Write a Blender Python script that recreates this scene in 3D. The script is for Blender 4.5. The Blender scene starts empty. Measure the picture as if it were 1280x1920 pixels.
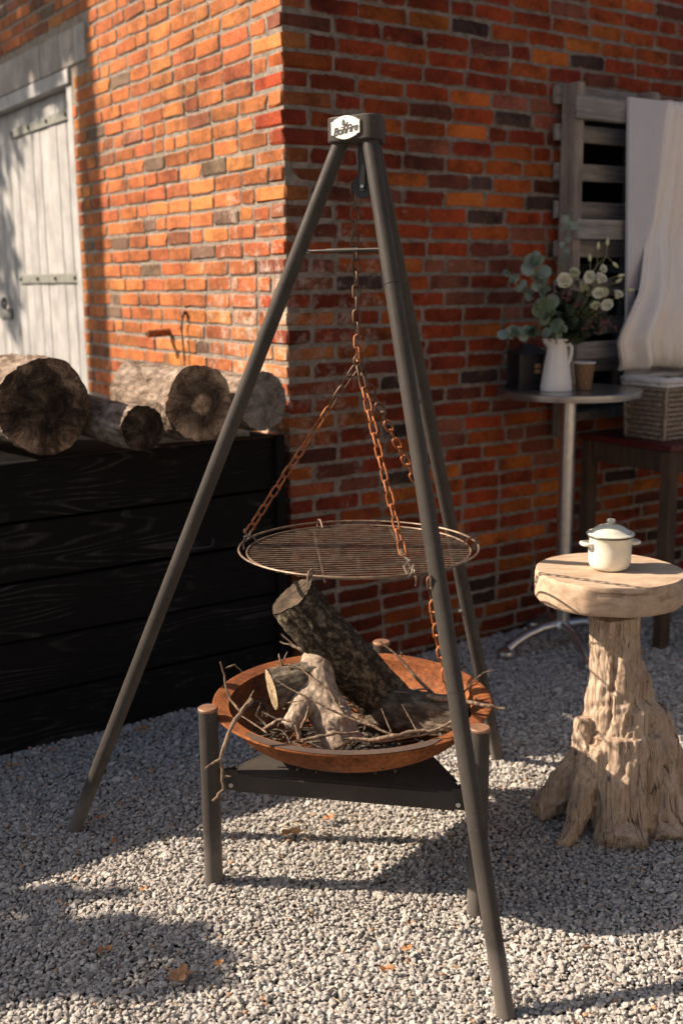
import bpy, math, random
import numpy as np
from mathutils import Vector, Matrix, noise

random.seed(7)
scene = bpy.context.scene
COL = scene.collection

# ------------------------------------------------------------------ camera
F_PX, PITCH, ROLL, EYE = 2063.06, 0.206029, 0.009715, 1.5
_cp, _sp, _c, _s = math.cos(PITCH), math.sin(PITCH), math.cos(ROLL), math.sin(ROLL)
CFWD = Vector((0, _cp, -_sp))
_r, _d = Vector((1, 0, 0)), Vector((0, -_sp, -_cp))
CR, CD = _c*_r + _s*_d, -_s*_r + _c*_d
cam_data = bpy.data.cameras.new('camera')
cam = bpy.data.objects.new('camera', cam_data)
COL.objects.link(cam)
cam.matrix_world = Matrix(((CR.x, -CD.x, -CFWD.x, 0), (CR.y, -CD.y, -CFWD.y, 0), (CR.z, -CD.z, -CFWD.z, EYE), (0, 0, 0, 1)))
cam_data.sensor_fit = 'VERTICAL'
cam_data.sensor_height = 36.0
cam_data.lens = F_PX/1920*36
cam_data.clip_start, cam_data.clip_end = 0.05, 500
cam_data.dof.use_dof = True
cam_data.dof.focus_distance = 2.62
cam_data.dof.aperture_fstop = 2.8
scene.camera = cam

# ------------------------------------------------------------------ sky, sun, exposure
SUN_EL, SUN_AZ = math.radians(35.5), math.radians(-3.2)      # the light travels along +x, turned by SUN_AZ
SUN_TO = Vector((-math.cos(SUN_EL)*math.cos(SUN_AZ), -math.cos(SUN_EL)*math.sin(SUN_AZ), math.sin(SUN_EL)))
world = bpy.data.worlds.new('World'); scene.world = world; world.use_nodes = True
wn = world.node_tree.nodes; wl = world.node_tree.links
sky = wn.new('ShaderNodeTexSky'); sky.sky_type = 'NISHITA'; sky.sun_disc = False
sky.sun_elevation = SUN_EL; sky.sun_rotation = math.atan2(SUN_TO.x, SUN_TO.y)
sky.air_density = 1.0; sky.dust_density = 3.0; sky.ozone_density = 1.0
wl.new(sky.outputs[0], wn['Background'].inputs[0]); wn['Background'].inputs[1].default_value = 0.050
sun_data = bpy.data.lights.new('sun', 'SUN'); sun = bpy.data.objects.new('sun', sun_data); COL.objects.link(sun)
sun_data.energy = 5.0; sun_data.angle = math.radians(0.53); sun_data.color = (1.0, 0.79, 0.60)
sun.rotation_euler = (-SUN_TO).to_track_quat('-Z', 'Y').to_euler(); sun.location = SUN_TO*20
vs = scene.view_settings
vs.view_transform = 'Standard'; vs.look = 'None'; vs.exposure = 1.08; vs.gamma = 1.0; vs.use_curve_mapping = False

# ------------------------------------------------------------------ places
COURSE = 0.0625
ZK0 = 37.435*COURSE                                    # height of brick course line 0
CX, CY = -0.1863, 3.9624                               # the corner of the brick building
U = Vector((0.8267, 0.5626, 0)); NR = Vector((0.5626, -0.8267, 0))    # right wall: along, outward
V = Vector((-0.5626, 0.8267, 0)); NL = Vector((-0.8267, -0.5626, 0))  # left wall: along, outward
CORNER = Vector((CX, CY, 0))

def ray(px, py): return (px-640)/F_PX*CR + (py-960)/F_PX*CD + CFWD
def at(px, py, Y):                                     # the point at depth Y seen there
    v = ray(px, py); p = v*(Y/v.y); p.z += EYE; return p
def ground_at(px, py, h=0.0):
    v = ray(px, py); p = v*((h-EYE)/v.z); p.z += EYE; return p
def on_plane(px, py, off, n, d):                       # s along the wall and height, off metres in front
    v = ray(px, py); o = Vector((0, 0, EYE)); q = CORNER + n*off
    p = o + v*((q-o).dot(n)/v.dot(n)); return (p-CORNER).dot(d), p.z
def onR(px, py, off=0.0): return on_plane(px, py, off, NR, U)
def onL(px, py, off=0.0): return on_plane(px, py, off, NL, V)
def WR(s, o, z): return CORNER + U*s + NR*o + Vector((0, 0, z))
def WL(s, o, z): return CORNER + V*s + NL*o + Vector((0, 0, z))
def project(p):
    q = Vector((p[0], p[1], p[2]-EYE)); w = q.dot(CFWD)
    return 640+F_PX*q.dot(CR)/w, 960+F_PX*q.dot(CD)/w, w

# ------------------------------------------------------------------ materials
class NT:
    def __init__(s, name):
        s.m = bpy.data.materials.new(name); s.m.use_nodes = True
        s.n = s.m.node_tree.nodes; s.l = s.m.node_tree.links
        s.p = s.n['Principled BSDF']
    def new(s, t, **k):
        o = s.n.new(t)
        for a, b in k.items(): setattr(o, a, b)
        return o
    def link(s, a, b): s.l.new(a, b)
    def coord(s, rnd=False, scale=(1, 1, 1), which='Object'):
        tc = s.new('ShaderNodeTexCoord'); out = tc.outputs[which]
        if rnd:
            oi = s.new('ShaderNodeObjectInfo'); mu = s.new('ShaderNodeMath', operation='MULTIPLY'); mu.inputs[1].default_value = 37.0
            s.link(oi.outputs['Random'], mu.inputs[0])
            ad = s.new('ShaderNodeVectorMath', operation='ADD'); s.link(out, ad.inputs[0]); s.link(mu.outputs[0], ad.inputs[1]); out = ad.outputs[0]
        if scale != (1, 1, 1):
            mp = s.new('ShaderNodeMapping'); mp.inputs['Scale'].default_value = scale; s.link(out, mp.inputs[0]); out = mp.outputs[0]
        return out
    def noise(s, vec, scale, detail=6, rough=0.6, dist=0.0):
        n = s.new('ShaderNodeTexNoise'); n.inputs['Scale'].default_value = scale; n.inputs['Detail'].default_value = detail
        n.inputs['Roughness'].default_value = rough; n.inputs['Distortion'].default_value = dist; s.link(vec, n.inputs['Vector']); return n.outputs['Fac']
    def voronoi(s, vec, scale, feature='F1', out='Distance'):
        n = s.new('ShaderNodeTexVoronoi', feature=feature); n.inputs['Scale'].default_value = scale; s.link(vec, n.inputs['Vector']); return n.outputs[out]
    def ramp(s, fac, stops):
        r = s.new('ShaderNodeValToRGB'); e = r.color_ramp.elements
        while len(e) > len(stops): e.remove(e[-1])
        while len(e) < len(stops): e.new(0.5)
        for el, (p, c) in zip(e, stops):
            el.position = p
            if isinstance(c, (int, float)): c = (c, c, c)
            el.color = (*c, 1)
        s.link(fac, r.inputs[0]); return r.outputs[0]
    def mix(s, a, b, fac, mode='MIX'):
        m = s.new('ShaderNodeMix', data_type='RGBA', blend_type=mode)
        for v, i in ((fac, 0), (a, 6), (b, 7)):
            if hasattr(v, 'is_output'): s.link(v, m.inputs[i])
            elif i == 0: m.inputs[0].default_value = v
            else: m.inputs[i].default_value = (*v, 1)
        return m.outputs[2]
    def math(s, op, a, b):
        m = s.new('ShaderNodeMath', operation=op)
        for v, i in ((a, 0), (b, 1)):
            if hasattr(v, 'is_output'): s.link(v, m.inputs[i])
            else: m.inputs[i].default_value = v
        return m.outputs[0]
    def bump(s, h, strength, dist=0.01, prev=None):
        b = s.new('ShaderNodeBump'); b.inputs['Strength'].default_value = strength; b.inputs['Distance'].default_value = dist
        s.link(h, b.inputs['Height'])
        if prev is not None: s.link(prev, b.inputs['Normal'])
        return b.outputs[0]
    def done(s, col=None, rough=0.7, normal=None, metal=0.0, coat=0.0, spec=None, dr=0.0):
        p = s.p
        if col is not None:
            if hasattr(col, 'is_output'): s.link(col, p.inputs['Base Color'])
            else: p.inputs['Base Color'].default_value = (*col, 1)
        if hasattr(rough, 'is_output'): s.link(rough, p.inputs['Roughness'])
        else: p.inputs['Roughness'].default_value = rough
        p.inputs['Metallic'].default_value = metal
        p.inputs['Coat Weight'].default_value = coat
        if dr and 'Diffuse Roughness' in p.inputs: p.inputs['Diffuse Roughness'].default_value = dr
        if spec is not None: p.inputs['Specular IOR Level'].default_value = spec
        if normal is not None: s.link(normal, p.inputs['Normal'])
        return s.m

MAT = {}
def simple(name, stops, scale, rough=0.7, bump=0.3, bdist=0.004, bscale=None, metal=0.0, coat=0.0, stretch=(1, 1, 1), rnd=False, dist=0.0, spec=None, detail=7):
    t = NT(name); v = t.coord(rnd, stretch)
    f = t.noise(v, scale, detail, 0.65, dist)
    col = t.ramp(f, stops)
    nrm = t.bump(t.noise(v, bscale or scale*3, 6, 0.7, dist), bump, bdist) if bump else None
    MAT[name] = t.done(col, rough, nrm, metal, coat, spec)

def brick_mat(name, joined):
    t = NT(name); v = t.coord(not joined)
    if joined:
        a = t.new('ShaderNodeAttribute', attribute_name='tint'); base = a.outputs['Color']
    else:
        a = t.new('ShaderNodeObjectInfo'); base = a.outputs['Color']
    n1 = t.noise(v, 9, 8, 0.7); n2 = t.noise(v, 70, 6, 0.75)
    dark = t.mix(base, (0.30, 0.26, 0.25), t.ramp(n1, [(0.30, 0.95), (0.54, 0.0)]), 'MULTIPLY')
    pale = t.mix(dark, (0.58, 0.25, 0.09), t.ramp(t.noise(v, 16, 5, 0.6, 0.5), [(0.58, 0.0), (0.78, 0.32)]))
    grain = t.mix(pale, t.ramp(n2, [(0.25, 0.45), (0.6, 1.08)]), 0.75, 'MULTIPLY')
    # lime bloom: ragged white patches, thick low on the corner
    geo = t.new('ShaderNodeNewGeometry'); g = geo.outputs['Position']
    dv = t.new('ShaderNodeVectorMath', operation='DISTANCE'); t.link(g, dv.inputs[0]); dv.inputs[1].default_value = (CX-0.10, CY+0.1, 1.28)
    near = t.ramp(dv.outputs['Value'], [(0.15, 0.17), (0.95, 0.0)])
    lime = t.math('ADD', t.noise(g, 13, 9, 0.75, 0.4), near)
    lm = t.ramp(lime, [(0.63, 0.0), (0.76, 0.8)])
    spk = t.ramp(t.noise(g, 120, 4, 0.7), [(0.30, 0.25), (0.6, 1.0)])
    col = t.mix(grain, (0.60, 0.53, 0.46), t.math('MULTIPLY', lm, spk))
    col = t.mix(col, t.ramp(t.noise(g, 1.7, 6, 0.65), [(0.34, (0.50, 0.46, 0.43)), (0.56, (1.04, 1.04, 1.04))]), 0.9, 'MULTIPLY')
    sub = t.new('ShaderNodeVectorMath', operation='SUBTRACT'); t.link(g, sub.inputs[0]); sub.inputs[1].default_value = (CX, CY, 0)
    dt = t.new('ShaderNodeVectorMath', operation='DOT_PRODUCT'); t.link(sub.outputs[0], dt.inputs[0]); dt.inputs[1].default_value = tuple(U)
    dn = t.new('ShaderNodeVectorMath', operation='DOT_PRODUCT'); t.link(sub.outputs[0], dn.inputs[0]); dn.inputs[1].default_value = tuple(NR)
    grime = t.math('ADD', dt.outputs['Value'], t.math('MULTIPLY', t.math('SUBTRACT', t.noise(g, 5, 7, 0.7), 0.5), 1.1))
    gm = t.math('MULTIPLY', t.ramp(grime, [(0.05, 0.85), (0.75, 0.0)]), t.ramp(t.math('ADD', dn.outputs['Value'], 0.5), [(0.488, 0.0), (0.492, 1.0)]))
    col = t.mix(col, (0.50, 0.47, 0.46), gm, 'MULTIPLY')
    sz_ = t.new('ShaderNodeSeparateXYZ'); t.link(g, sz_.inputs[0])
    damp = t.math('SUBTRACT', sz_.outputs[2], t.math('MULTIPLY', t.noise(g, 6, 6, 0.7), 0.55))
    col = t.mix(col, (0.45, 0.42, 0.36), t.ramp(damp, [(0.0, 0.75), (0.22, 0.0)]), 'MULTIPLY')
    # ragged mortar smeared over the arrises
    ea = t.new('ShaderNodeAttribute', attribute_name='edge')
    sm = t.math('ADD', ea.outputs['Fac'], t.math('MULTIPLY', t.math('SUBTRACT', t.noise(g, 55, 6, 0.7, 0.3), 0.5), 0.75))
    col = t.mix(col, t.ramp(t.noise(g, 30, 6, 0.7), [(0.3, (0.14, 0.118, 0.096)), (0.65, (0.31, 0.268, 0.228))]), t.ramp(sm, [(0.86, 0.0), (0.99, 0.9)]))
    b = t.bump(n2, 0.55, 0.004); b = t.bump(n1, 0.5, 0.008, b)
    b = t.bump(t.ramp(t.noise(v, 38, 3, 0.5), [(0.28, 0.0), (0.40, 1.0)]), 0.35, 0.004, b)
    MAT[name] = t.done(col, 0.88, b, spec=0.25)
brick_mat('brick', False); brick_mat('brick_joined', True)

t = NT('mortar'); v = t.coord(which='Object')
MAT['mortar'] = t.done(t.ramp(t.noise(v, 25, 8, 0.7), [(0.3, (0.12, 0.104, 0.088)), (0.55, (0.27, 0.238, 0.205)), (0.75, (0.40, 0.355, 0.305))]), 0.95,
    t.bump(t.noise(v, 160, 6, 0.75), 0.8, 0.006, t.bump(t.noise(v, 35, 4, 0.6), 0.8, 0.012)), spec=0.2)

t = NT('gravel_stone'); a = t.new('ShaderNodeAttribute', attribute_name='tint'); v = t.coord()
MAT['gravel_stone'] = t.done(t.mix(a.outputs['Color'], t.ramp(t.noise(v, 160, 5, 0.7), [(0.3, 0.62), (0.65, 1.1)]), 0.8, 'MULTIPLY'), 0.85, t.bump(t.noise(v, 420, 4, 0.7), 0.35, 0.002), spec=0.3)
t = NT('ground_grit'); v = t.coord()
vd = t.voronoi(v, 62)
MAT['ground_grit'] = t.done(t.mix(t.ramp(t.noise(v, 90, 5), [(0.3, (0.13, 0.127, 0.122)), (0.7, (0.32, 0.31, 0.295))]), t.ramp(vd, [(0.2, 1.0), (0.7, 0.25)]), 0.9, 'MULTIPLY'), 0.9, t.bump(vd, 1.0, -0.02))

# powder coated steel, dusty
t = NT('coated_steel'); v = t.coord()
col = t.mix(t.ramp(t.noise(v, 8, 8, 0.7), [(0.3, (0.048, 0.044, 0.040)), (0.7, (0.084, 0.076, 0.069))]), (0.15, 0.135, 0.12), t.ramp(t.noise(v, 55, 8, 0.8), [(0.60, 0.0), (0.80, 0.5)]))
col = t.mix(col, (0.45, 0.42, 0.38), t.ramp(t.noise(v, 210, 2, 0.5), [(0.755, 0.0), (0.78, 0.9)]))
col = t.mix(col, (0.035, 0.031, 0.028), t.ramp(t.noise(t.coord(False, (1, 1, 0.15)), 26, 6, 0.8), [(0.62, 0.0), (0.74, 0.6)]))
sz_ = t.new('ShaderNodeSeparateXYZ'); t.link(v, sz_.inputs[0])
dust = t.ramp(t.math('SUBTRACT', sz_.outputs[2], t.math('MULTIPLY', t.noise(v, 30, 6, 0.7), 0.16)), [(0.0, 0.35), (0.08, 0.0)])
col = t.mix(col, (0.26, 0.24, 0.22), dust)
MAT['coated_steel'] = t.done(col, t.ramp(t.noise(v, 20, 6), [(0.3, 0.50), (0.7, 0.68)]), t.bump(t.noise(v, 500, 3), 0.10, 0.001), spec=0.22, dr=1.0)
t = NT('rust'); v = t.coord()
r1 = t.noise(v, 7, 9, 0.72, 0.3); r2 = t.noise(v, 90, 6, 0.8)
MAT['rust'] = t.done(t.mix(t.ramp(r1, [(0.28, (0.065, 0.026, 0.016)), (0.45, (0.20, 0.065, 0.021)), (0.6, (0.31, 0.11, 0.034)), (0.78, (0.40, 0.18, 0.07))]), t.ramp(r2, [(0.34, 0.30), (0.60, 1.1)]), 0.9, 'MULTIPLY'), 0.82, t.bump(r2, 0.5, 0.002), spec=0.3)
t = NT('scorched_rust'); v = t.coord()
r1 = t.noise(v, 9, 8, 0.7); r2 = t.noise(v, 110, 6, 0.8)
MAT['scorched_rust'] = t.done(t.mix(t.ramp(r1, [(0.3, (0.06, 0.045, 0.04)), (0.6, (0.11, 0.075, 0.06)), (0.75, (0.24, 0.10, 0.05))]), t.ramp(r2, [(0.3, 0.5), (0.6, 1.05)]), 0.8, 'MULTIPLY'), 0.7, t.bump(r2, 0.4, 0.0015))
simple('chain_rust', [(0.3, (0.11, 0.04, 0.02)), (0.55, (0.36, 0.12, 0.035)), (0.75, (0.52, 0.21, 0.07))], 60, 0.75, 0.3, 0.001, rnd=True)
simple('chain_dull', [(0.3, (0.05, 0.035, 0.028)), (0.6, (0.15, 0.085, 0.05)), (0.8, (0.26, 0.13, 0.07))], 60, 0.6, 0.3, 0.001, metal=0.2, rnd=True)
simple('grill_wire', [(0.3, (0.07, 0.05, 0.038)), (0.55, (0.20, 0.145, 0.105)), (0.8, (0.34, 0.26, 0.19))], 45, 0.5, 0.25, 0.001, metal=0.35)
simple('bare_wire', [(0.3, (0.35, 0.33, 0.30)), (0.7, (0.6, 0.57, 0.53))], 60, 0.35, 0.1, 0.001, metal=0.8)
simple('ash_dark', [(0.3, (0.012, 0.010, 0.009)), (0.6, (0.035, 0.026, 0.020)), (0.8, (0.09, 0.07, 0.055))], 60, 0.95, 1.0, 0.01)
simple('post_cap', [(0.3, (0.12, 0.07, 0.045)), (0.6, (0.25, 0.14, 0.085)), (0.8, (0.36, 0.24, 0.17))], 28, 0.5, 0.2, 0.001)
simple('pulley_black', [(0.3, 0.012), (0.7, 0.03)], 20, 0.45, 0.1)
simple('black_matte', [(0.3, 0.004), (0.7, 0.012)], 20, 0.95, 0.2, spec=0.02)
simple('plate_silver', [(0.3, (0.62, 0.61, 0.59)), (0.7, (0.80, 0.79, 0.77))], 60, 0.38, 0.05, 0.001, metal=0.35)
simple('plate_print', [(0.3, 0.03), (0.7, 0.05)], 30, 0.5, 0)
simple('bolt_zinc', [(0.3, 0.45), (0.7, 0.65)], 80, 0.3, 0.1, 0.001, metal=0.9)

# wood
def grain_mat(name, stops, along, scale=6, rough=0.85, bump=0.6, rnd=True, bd=0.004, cracks=0.0):
    t = NT(name); st = [14, 14, 14]; st[along] = 0.8
    v = t.coord(rnd, tuple(st)); v0 = t.coord(rnd)
    g = t.noise(v, scale*0.6, 8, 0.65, 0.6); f = t.noise(v, scale*4, 5, 0.7)
    col = t.ramp(g, stops)
    col = t.mix(col, t.ramp(f, [(0.3, 0.55), (0.6, 1.1)]), 0.7, 'MULTIPLY')
    col = t.mix(col, t.ramp(t.noise(v0, 5, 5), [(0.35, 0.7), (0.65, 1.15)]), 0.8, 'MULTIPLY')
    b = t.bump(f, bump, bd, t.bump(g, bump, bd*2))
    MAT[name] = t.done(col, rough, b, spec=0.3)
grain_mat('weathered_grey', [(0.3, (0.17, 0.16, 0.15)), (0.5, (0.34, 0.32, 0.30)), (0.75, (0.46, 0.435, 0.41))], 2)
grain_mat('weathered_slat', [(0.3, (0.17, 0.16, 0.15)), (0.5, (0.34, 0.32, 0.30)), (0.75, (0.46, 0.435, 0.41))], 0)
grain_mat('weathered_brown', [(0.3, (0.18, 0.145, 0.12)), (0.5, (0.33, 0.28, 0.235)), (0.75, (0.46, 0.41, 0.36))], 2)
grain_mat('door_paint', [(0.25, (0.27, 0.28, 0.29)), (0.45, (0.345, 0.36, 0.37)), (0.75, (0.41, 0.42, 0.425))], 2, 3, 0.8, 0.3)
grain_mat('bench_wood', [(0.3, (0.05, 0.032, 0.022)), (0.7, (0.13, 0.085, 0.055))], 2)
# charred boards: ring pattern stretched along the board, raised grain catches the light
t = NT('charred_board'); v = t.coord(True); 
mp = t.new('ShaderNodeMapping'); mp.inputs['Scale'].default_value = (1.1, 9.0, 9.0); t.link(v, mp.inputs[0])
wv = t.new('ShaderNodeTexNoise'); wv.inputs['Scale'].default_value = 1.25; wv.inputs['Detail'].default_value = 1.2; wv.inputs['Roughness'].default_value = 0.35; t.link(mp.outputs[0], wv.inputs['Vector'])
ring = t.math('SINE', t.math('MULTIPLY', wv.outputs['Fac'], 85.0), 0.0)
fib = t.noise(t.coord(True, (3, 90, 90)), 2.2, 5, 0.7)
cross = t.noise(t.coord(True, (240, 12, 12)), 1.0, 3, 0.6)
rr = t.ramp(ring, [(0.35, 0.0), (0.98, 1.0)])
worn = t.ramp(t.noise(v, 3.2, 6, 0.65), [(0.50, 0.04), (0.70, 1.0)])
c1 = t.mix((0.0075, 0.0073, 0.0073), (0.065, 0.063, 0.061), t.math('MULTIPLY', t.math('MULTIPLY', rr, worn), t.ramp(cross, [(0.35, 0.35), (0.6, 1.0)])))
c1 = t.mix(c1, (0.05, 0.048, 0.047), t.ramp(fib, [(0.60, 0.0), (0.78, 0.8)]))
MAT['charred_board'] = t.done(c1, 0.75, t.bump(fib, 0.5, 0.003, t.bump(rr, 0.5, 0.004)), spec=0.10)

def bark_mat(name, stops, scale=18, bump=1.0, stretch=(1, 1, 0.35), moss=None):
    t = NT(name); v = t.coord(False, stretch); v0 = t.coord()
    n = t.noise(v, scale, 9, 0.75, 0.4); vo = t.voronoi(v, scale*1.6)
    col = t.ramp(n, stops)
    col = t.mix(col, t.ramp(vo, [(0.1, 1.1), (0.6, 0.45)]), 0.6, 'MULTIPLY')
    if moss: col = t.mix(col, moss, t.ramp(t.noise(v0, 26, 7, 0.7), [(0.55, 0.0), (0.66, 0.75)]))
    b = t.bump(vo, bump*0.7, -0.010, t.bump(n, bump, 0.012)); b = t.bump(t.noise(v0, 190, 4, 0.7), 0.5, 0.003, b)
    MAT[name] = t.done(col, 0.92, b, spec=0.2)
bark_mat('bark_pale', [(0.34, (0.06, 0.042, 0.03)), (0.47, (0.26, 0.20, 0.155)), (0.66, (0.50, 0.425, 0.36))], 26, 1.0, (1, 1, 0.5))
bark_mat('bark_dark', [(0.34, (0.024, 0.020, 0.016)), (0.5, (0.075, 0.062, 0.046)), (0.64, (0.36, 0.31, 0.235))], 52, 1.0, (1, 1, 0.8), (0.30, 0.26, 0.17))
bark_mat('bark_ash', [(0.32, (0.05, 0.042, 0.034)), (0.5, (0.16, 0.135, 0.105)), (0.68, (0.36, 0.31, 0.25))], 40, 0.9, (1, 1, 0.6))
bark_mat('bark_forked', [(0.30, (0.09, 0.065, 0.045)), (0.43, (0.36, 0.285, 0.22)), (0.66, (0.58, 0.49, 0.40))], 46, 0.35, (1, 1, 0.6))
bark_mat('twig_bark', [(0.3, (0.10, 0.068, 0.048)), (0.5, (0.27, 0.20, 0.145)), (0.7, (0.44, 0.35, 0.27))], 60, 0.4)
bark_mat('tree_bark', [(0.3, (0.04, 0.03, 0.02)), (0.7, (0.14, 0.11, 0.08))], 12)
def endgrain(name, dark, mid, light, lo=0.42, zone=None):
    t = NT(name); v = t.coord(False, (1, 1, 0)); v0 = t.coord()
    ln = t.new('ShaderNodeVectorMath', operation='LENGTH'); t.link(v, ln.inputs[0])
    warp = t.math('ADD', ln.outputs['Value'], t.math('MULTIPLY', t.noise(v0, 9, 4), 0.03))
    ring = t.math('SINE', t.math('MULTIPLY', warp, 780.0), 0.0)
    sp = t.new('ShaderNodeSeparateXYZ'); t.link(v, sp.inputs[0])
    ang = t.math('ARCTAN2', sp.outputs[1], sp.outputs[0])
    cb = t.new('ShaderNodeCombineXYZ'); t.link(t.math('MULTIPLY', ang, 7.0), cb.inputs[0]); t.link(t.math('MULTIPLY', ln.outputs['Value'], 9.0), cb.inputs[1])
    rays = t.noise(cb.outputs[0], 2.0, 7, 0.75, 0.3)
    blot = t.noise(v0, 14, 8, 0.75, 0.6)
    col = t.ramp(blot, [(lo-0.08, dark), (lo+0.05, mid), (lo+0.20, light)])
    col = t.mix(col, t.ramp(rays, [(0.36, 0.35), (0.55, 1.15)]), 0.55, 'MULTIPLY')
    col = t.mix(col, t.ramp(ring, [(0.0, 0.6), (1.0, 1.1)]), 0.6, 'MULTIPLY')
    if zone: col = t.mix(col, t.ramp(t.math('ADD', t.math('MULTIPLY', ln.outputs['Value'], 5.0), t.math('MULTIPLY', t.math('SUBTRACT', t.noise(v0, 12, 5), 0.5), 0.35)), zone), 1.0, 'MULTIPLY')
    cr = t.noise(cb.outputs[0], 1.1, 2, 0.4, 0.1)
    col = t.mix(col, t.ramp(t.math('ABSOLUTE', t.math('SUBTRACT', cr, 0.5), 0.0), [(0.0, 0.12), (0.012, 1.0)]), 0.8, 'MULTIPLY')
    b = t.bump(rays, 0.5, 0.004, t.bump(blot, 0.35, 0.004, t.bump(ring, 0.2, 0.002)))
    MAT[name] = t.done(col, 0.9, b, spec=0.2)
endgrain('end_dark', (0.016, 0.012, 0.009), (0.085, 0.058, 0.038), (0.36, 0.26, 0.18), 0.44, [(0.0, 0.5), (0.35, 0.35), (0.55, 0.9), (0.75, 1.6)])
endgrain('end_brown', (0.03, 0.021, 0.015), (0.16, 0.108, 0.070), (0.40, 0.30, 0.21), 0.40, [(0.0, 2.2), (0.13, 2.0), (0.2, 0.35), (0.36, 0.5), (0.55, 1.4)])
endgrain('end_grey', (0.06, 0.05, 0.042), (0.20, 0.175, 0.15), (0.36, 0.32, 0.285))
endgrain('end_weathered', (0.022, 0.017, 0.013), (0.065, 0.05, 0.036), (0.13, 0.10, 0.072))
endgrain('heartwood_end', (0.12, 0.085, 0.05), (0.34, 0.265, 0.16), (0.54, 0.44, 0.29), 0.40)
endgrain('end_pale', (0.10, 0.07, 0.045), (0.30, 0.22, 0.15), (0.45, 0.35, 0.25))
# the root stool
t = NT('root_wood'); v = t.coord(False, (16, 16, 1.3)); v0 = t.coord()
g = t.noise(v, 3.0, 8, 0.68, 0.5); big = t.noise(v0, 9, 7, 0.65)
col = t.ramp(g, [(0.25, (0.24, 0.17, 0.115)), (0.40, (0.49, 0.385, 0.295)), (0.6, (0.62, 0.505, 0.40)), (0.8, (0.68, 0.58, 0.475))])
col = t.mix(col, (0.32, 0.185, 0.095), t.ramp(t.noise(v0, 16, 6, 0.7), [(0.60, 0.0), (0.74, 0.4)]))
col = t.mix(col, t.ramp(big, [(0.3, 0.72), (0.6, 1.06)]), 0.8, 'MULTIPLY')
spx = t.new('ShaderNodeSeparateXYZ'); t.link(v0, spx.inputs[0])
cbx = t.new('ShaderNodeCombineXYZ'); t.link(t.math('MULTIPLY', t.math('ARCTAN2', spx.outputs[1], spx.outputs[0]), 3.2), cbx.inputs[0]); t.link(t.math('MULTIPLY', spx.outputs[2], 1.1), cbx.inputs[1])
ck = t.noise(cbx.outputs[0], 1.6, 3, 0.45, 0.1)
cm_ = t.math('ABSOLUTE', t.math('SUBTRACT', ck, 0.5), 0.0)
col = t.mix(col, t.ramp(cm_, [(0.0, 0.10), (0.004, 0.32), (0.010, 1.0)]), 0.88, 'MULTIPLY')
fb = t.noise(t.coord(False, (75, 75, 2.2)), 2.4, 6, 0.75, 0.3)
col = t.mix(col, t.ramp(fb, [(0.34, (0.50, 0.42, 0.35)), (0.52, (1.04, 1.03, 1.02))]), 0.85, 'MULTIPLY')
MAT['root_wood'] = t.done(col, 0.9, t.bump(fb, 0.9, 0.005, t.bump(t.noise(v0, 230, 4), 0.25, 0.002, t.bump(g, 0.7, 0.008))), spec=0.15)
t = NT('slab_wood'); v = t.coord(False, (2.0, 11, 11)); v0 = t.coord()
g = t.noise(v, 3.2, 8, 0.66, 0.8)
col = t.ramp(g, [(0.25, (0.24, 0.165, 0.11)), (0.5, (0.46, 0.35, 0.255)), (0.75, (0.56, 0.45, 0.345))])
col = t.mix(col, (0.22, 0.15, 0.105), t.ramp(t.noise(v0, 11, 6, 0.7), [(0.52, 0.0), (0.70, 0.6)]))
MAT['slab_wood'] = t.done(col, 0.72, t.bump(g, 0.35, 0.003), spec=0.3)
t = NT('heartwood'); v = t.coord(False, (30, 30, 2)); g = t.noise(v, 2.5, 6, 0.7)
MAT['heartwood'] = t.done(t.ramp(g, [(0.3, (0.16, 0.12, 0.08)), (0.5, (0.36, 0.28, 0.18)), (0.75, (0.52, 0.42, 0.27))]), 0.85, t.bump(g, 0.6, 0.004))

# small things
simple('aluminium', [(0.3, (0.50, 0.49, 0.48)), (0.7, (0.68, 0.67, 0.66))], 30, 0.30, 0.08, 0.001, metal=0.95)
simple('table_steel', [(0.3, (0.32, 0.31, 0.31)), (0.7, (0.45, 0.44, 0.43))], 12, 0.26, 0.06, 0.001, metal=0.9)
simple('enamel_cream', [(0.3, (0.70, 0.70, 0.60)), (0.7, (0.76, 0.76, 0.67))], 12, 0.22, 0.02, 0.001, coat=0.3)
simple('enamel_sage', [(0.3, (0.54, 0.56, 0.48)), (0.7, (0.62, 0.64, 0.56))], 12, 0.24, 0.02, 0.001, coat=0.3)
simple('enamel_rim', [(0.3, (0.03, 0.035, 0.03)), (0.7, (0.06, 0.07, 0.055))], 40, 0.3, 0)
simple('ceramic_white', [(0.3, (0.74, 0.725, 0.70)), (0.7, (0.80, 0.785, 0.76))], 14, 0.3, 0.03, 0.002, coat=0.2)
simple('lantern_black', [(0.3, 0.010), (0.7, 0.022)], 30, 0.5, 0.1)
simple('lantern_pane', [(0.3, (0.36, 0.18, 0.07)), (0.7, (0.50, 0.30, 0.15))], 30, 0.3, 0)
simple('cup_paper', [(0.3, (0.24, 0.13, 0.06)), (0.7, (0.32, 0.18, 0.085))], 50, 0.8, 0.1, 0.001)
simple('cup_print', [(0.3, (0.05, 0.03, 0.02)), (0.7, (0.08, 0.05, 0.03))], 50, 0.8, 0)
simple('cup_white', [(0.3, 0.72), (0.7, 0.78)], 40, 0.6, 0)
simple('board_white', [(0.3, (0.56, 0.55, 0.57)), (0.7, (0.64, 0.63, 0.65))], 3, 0.55, 0.03)
t = NT('cloth_cream'); v = t.coord(); 
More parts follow.
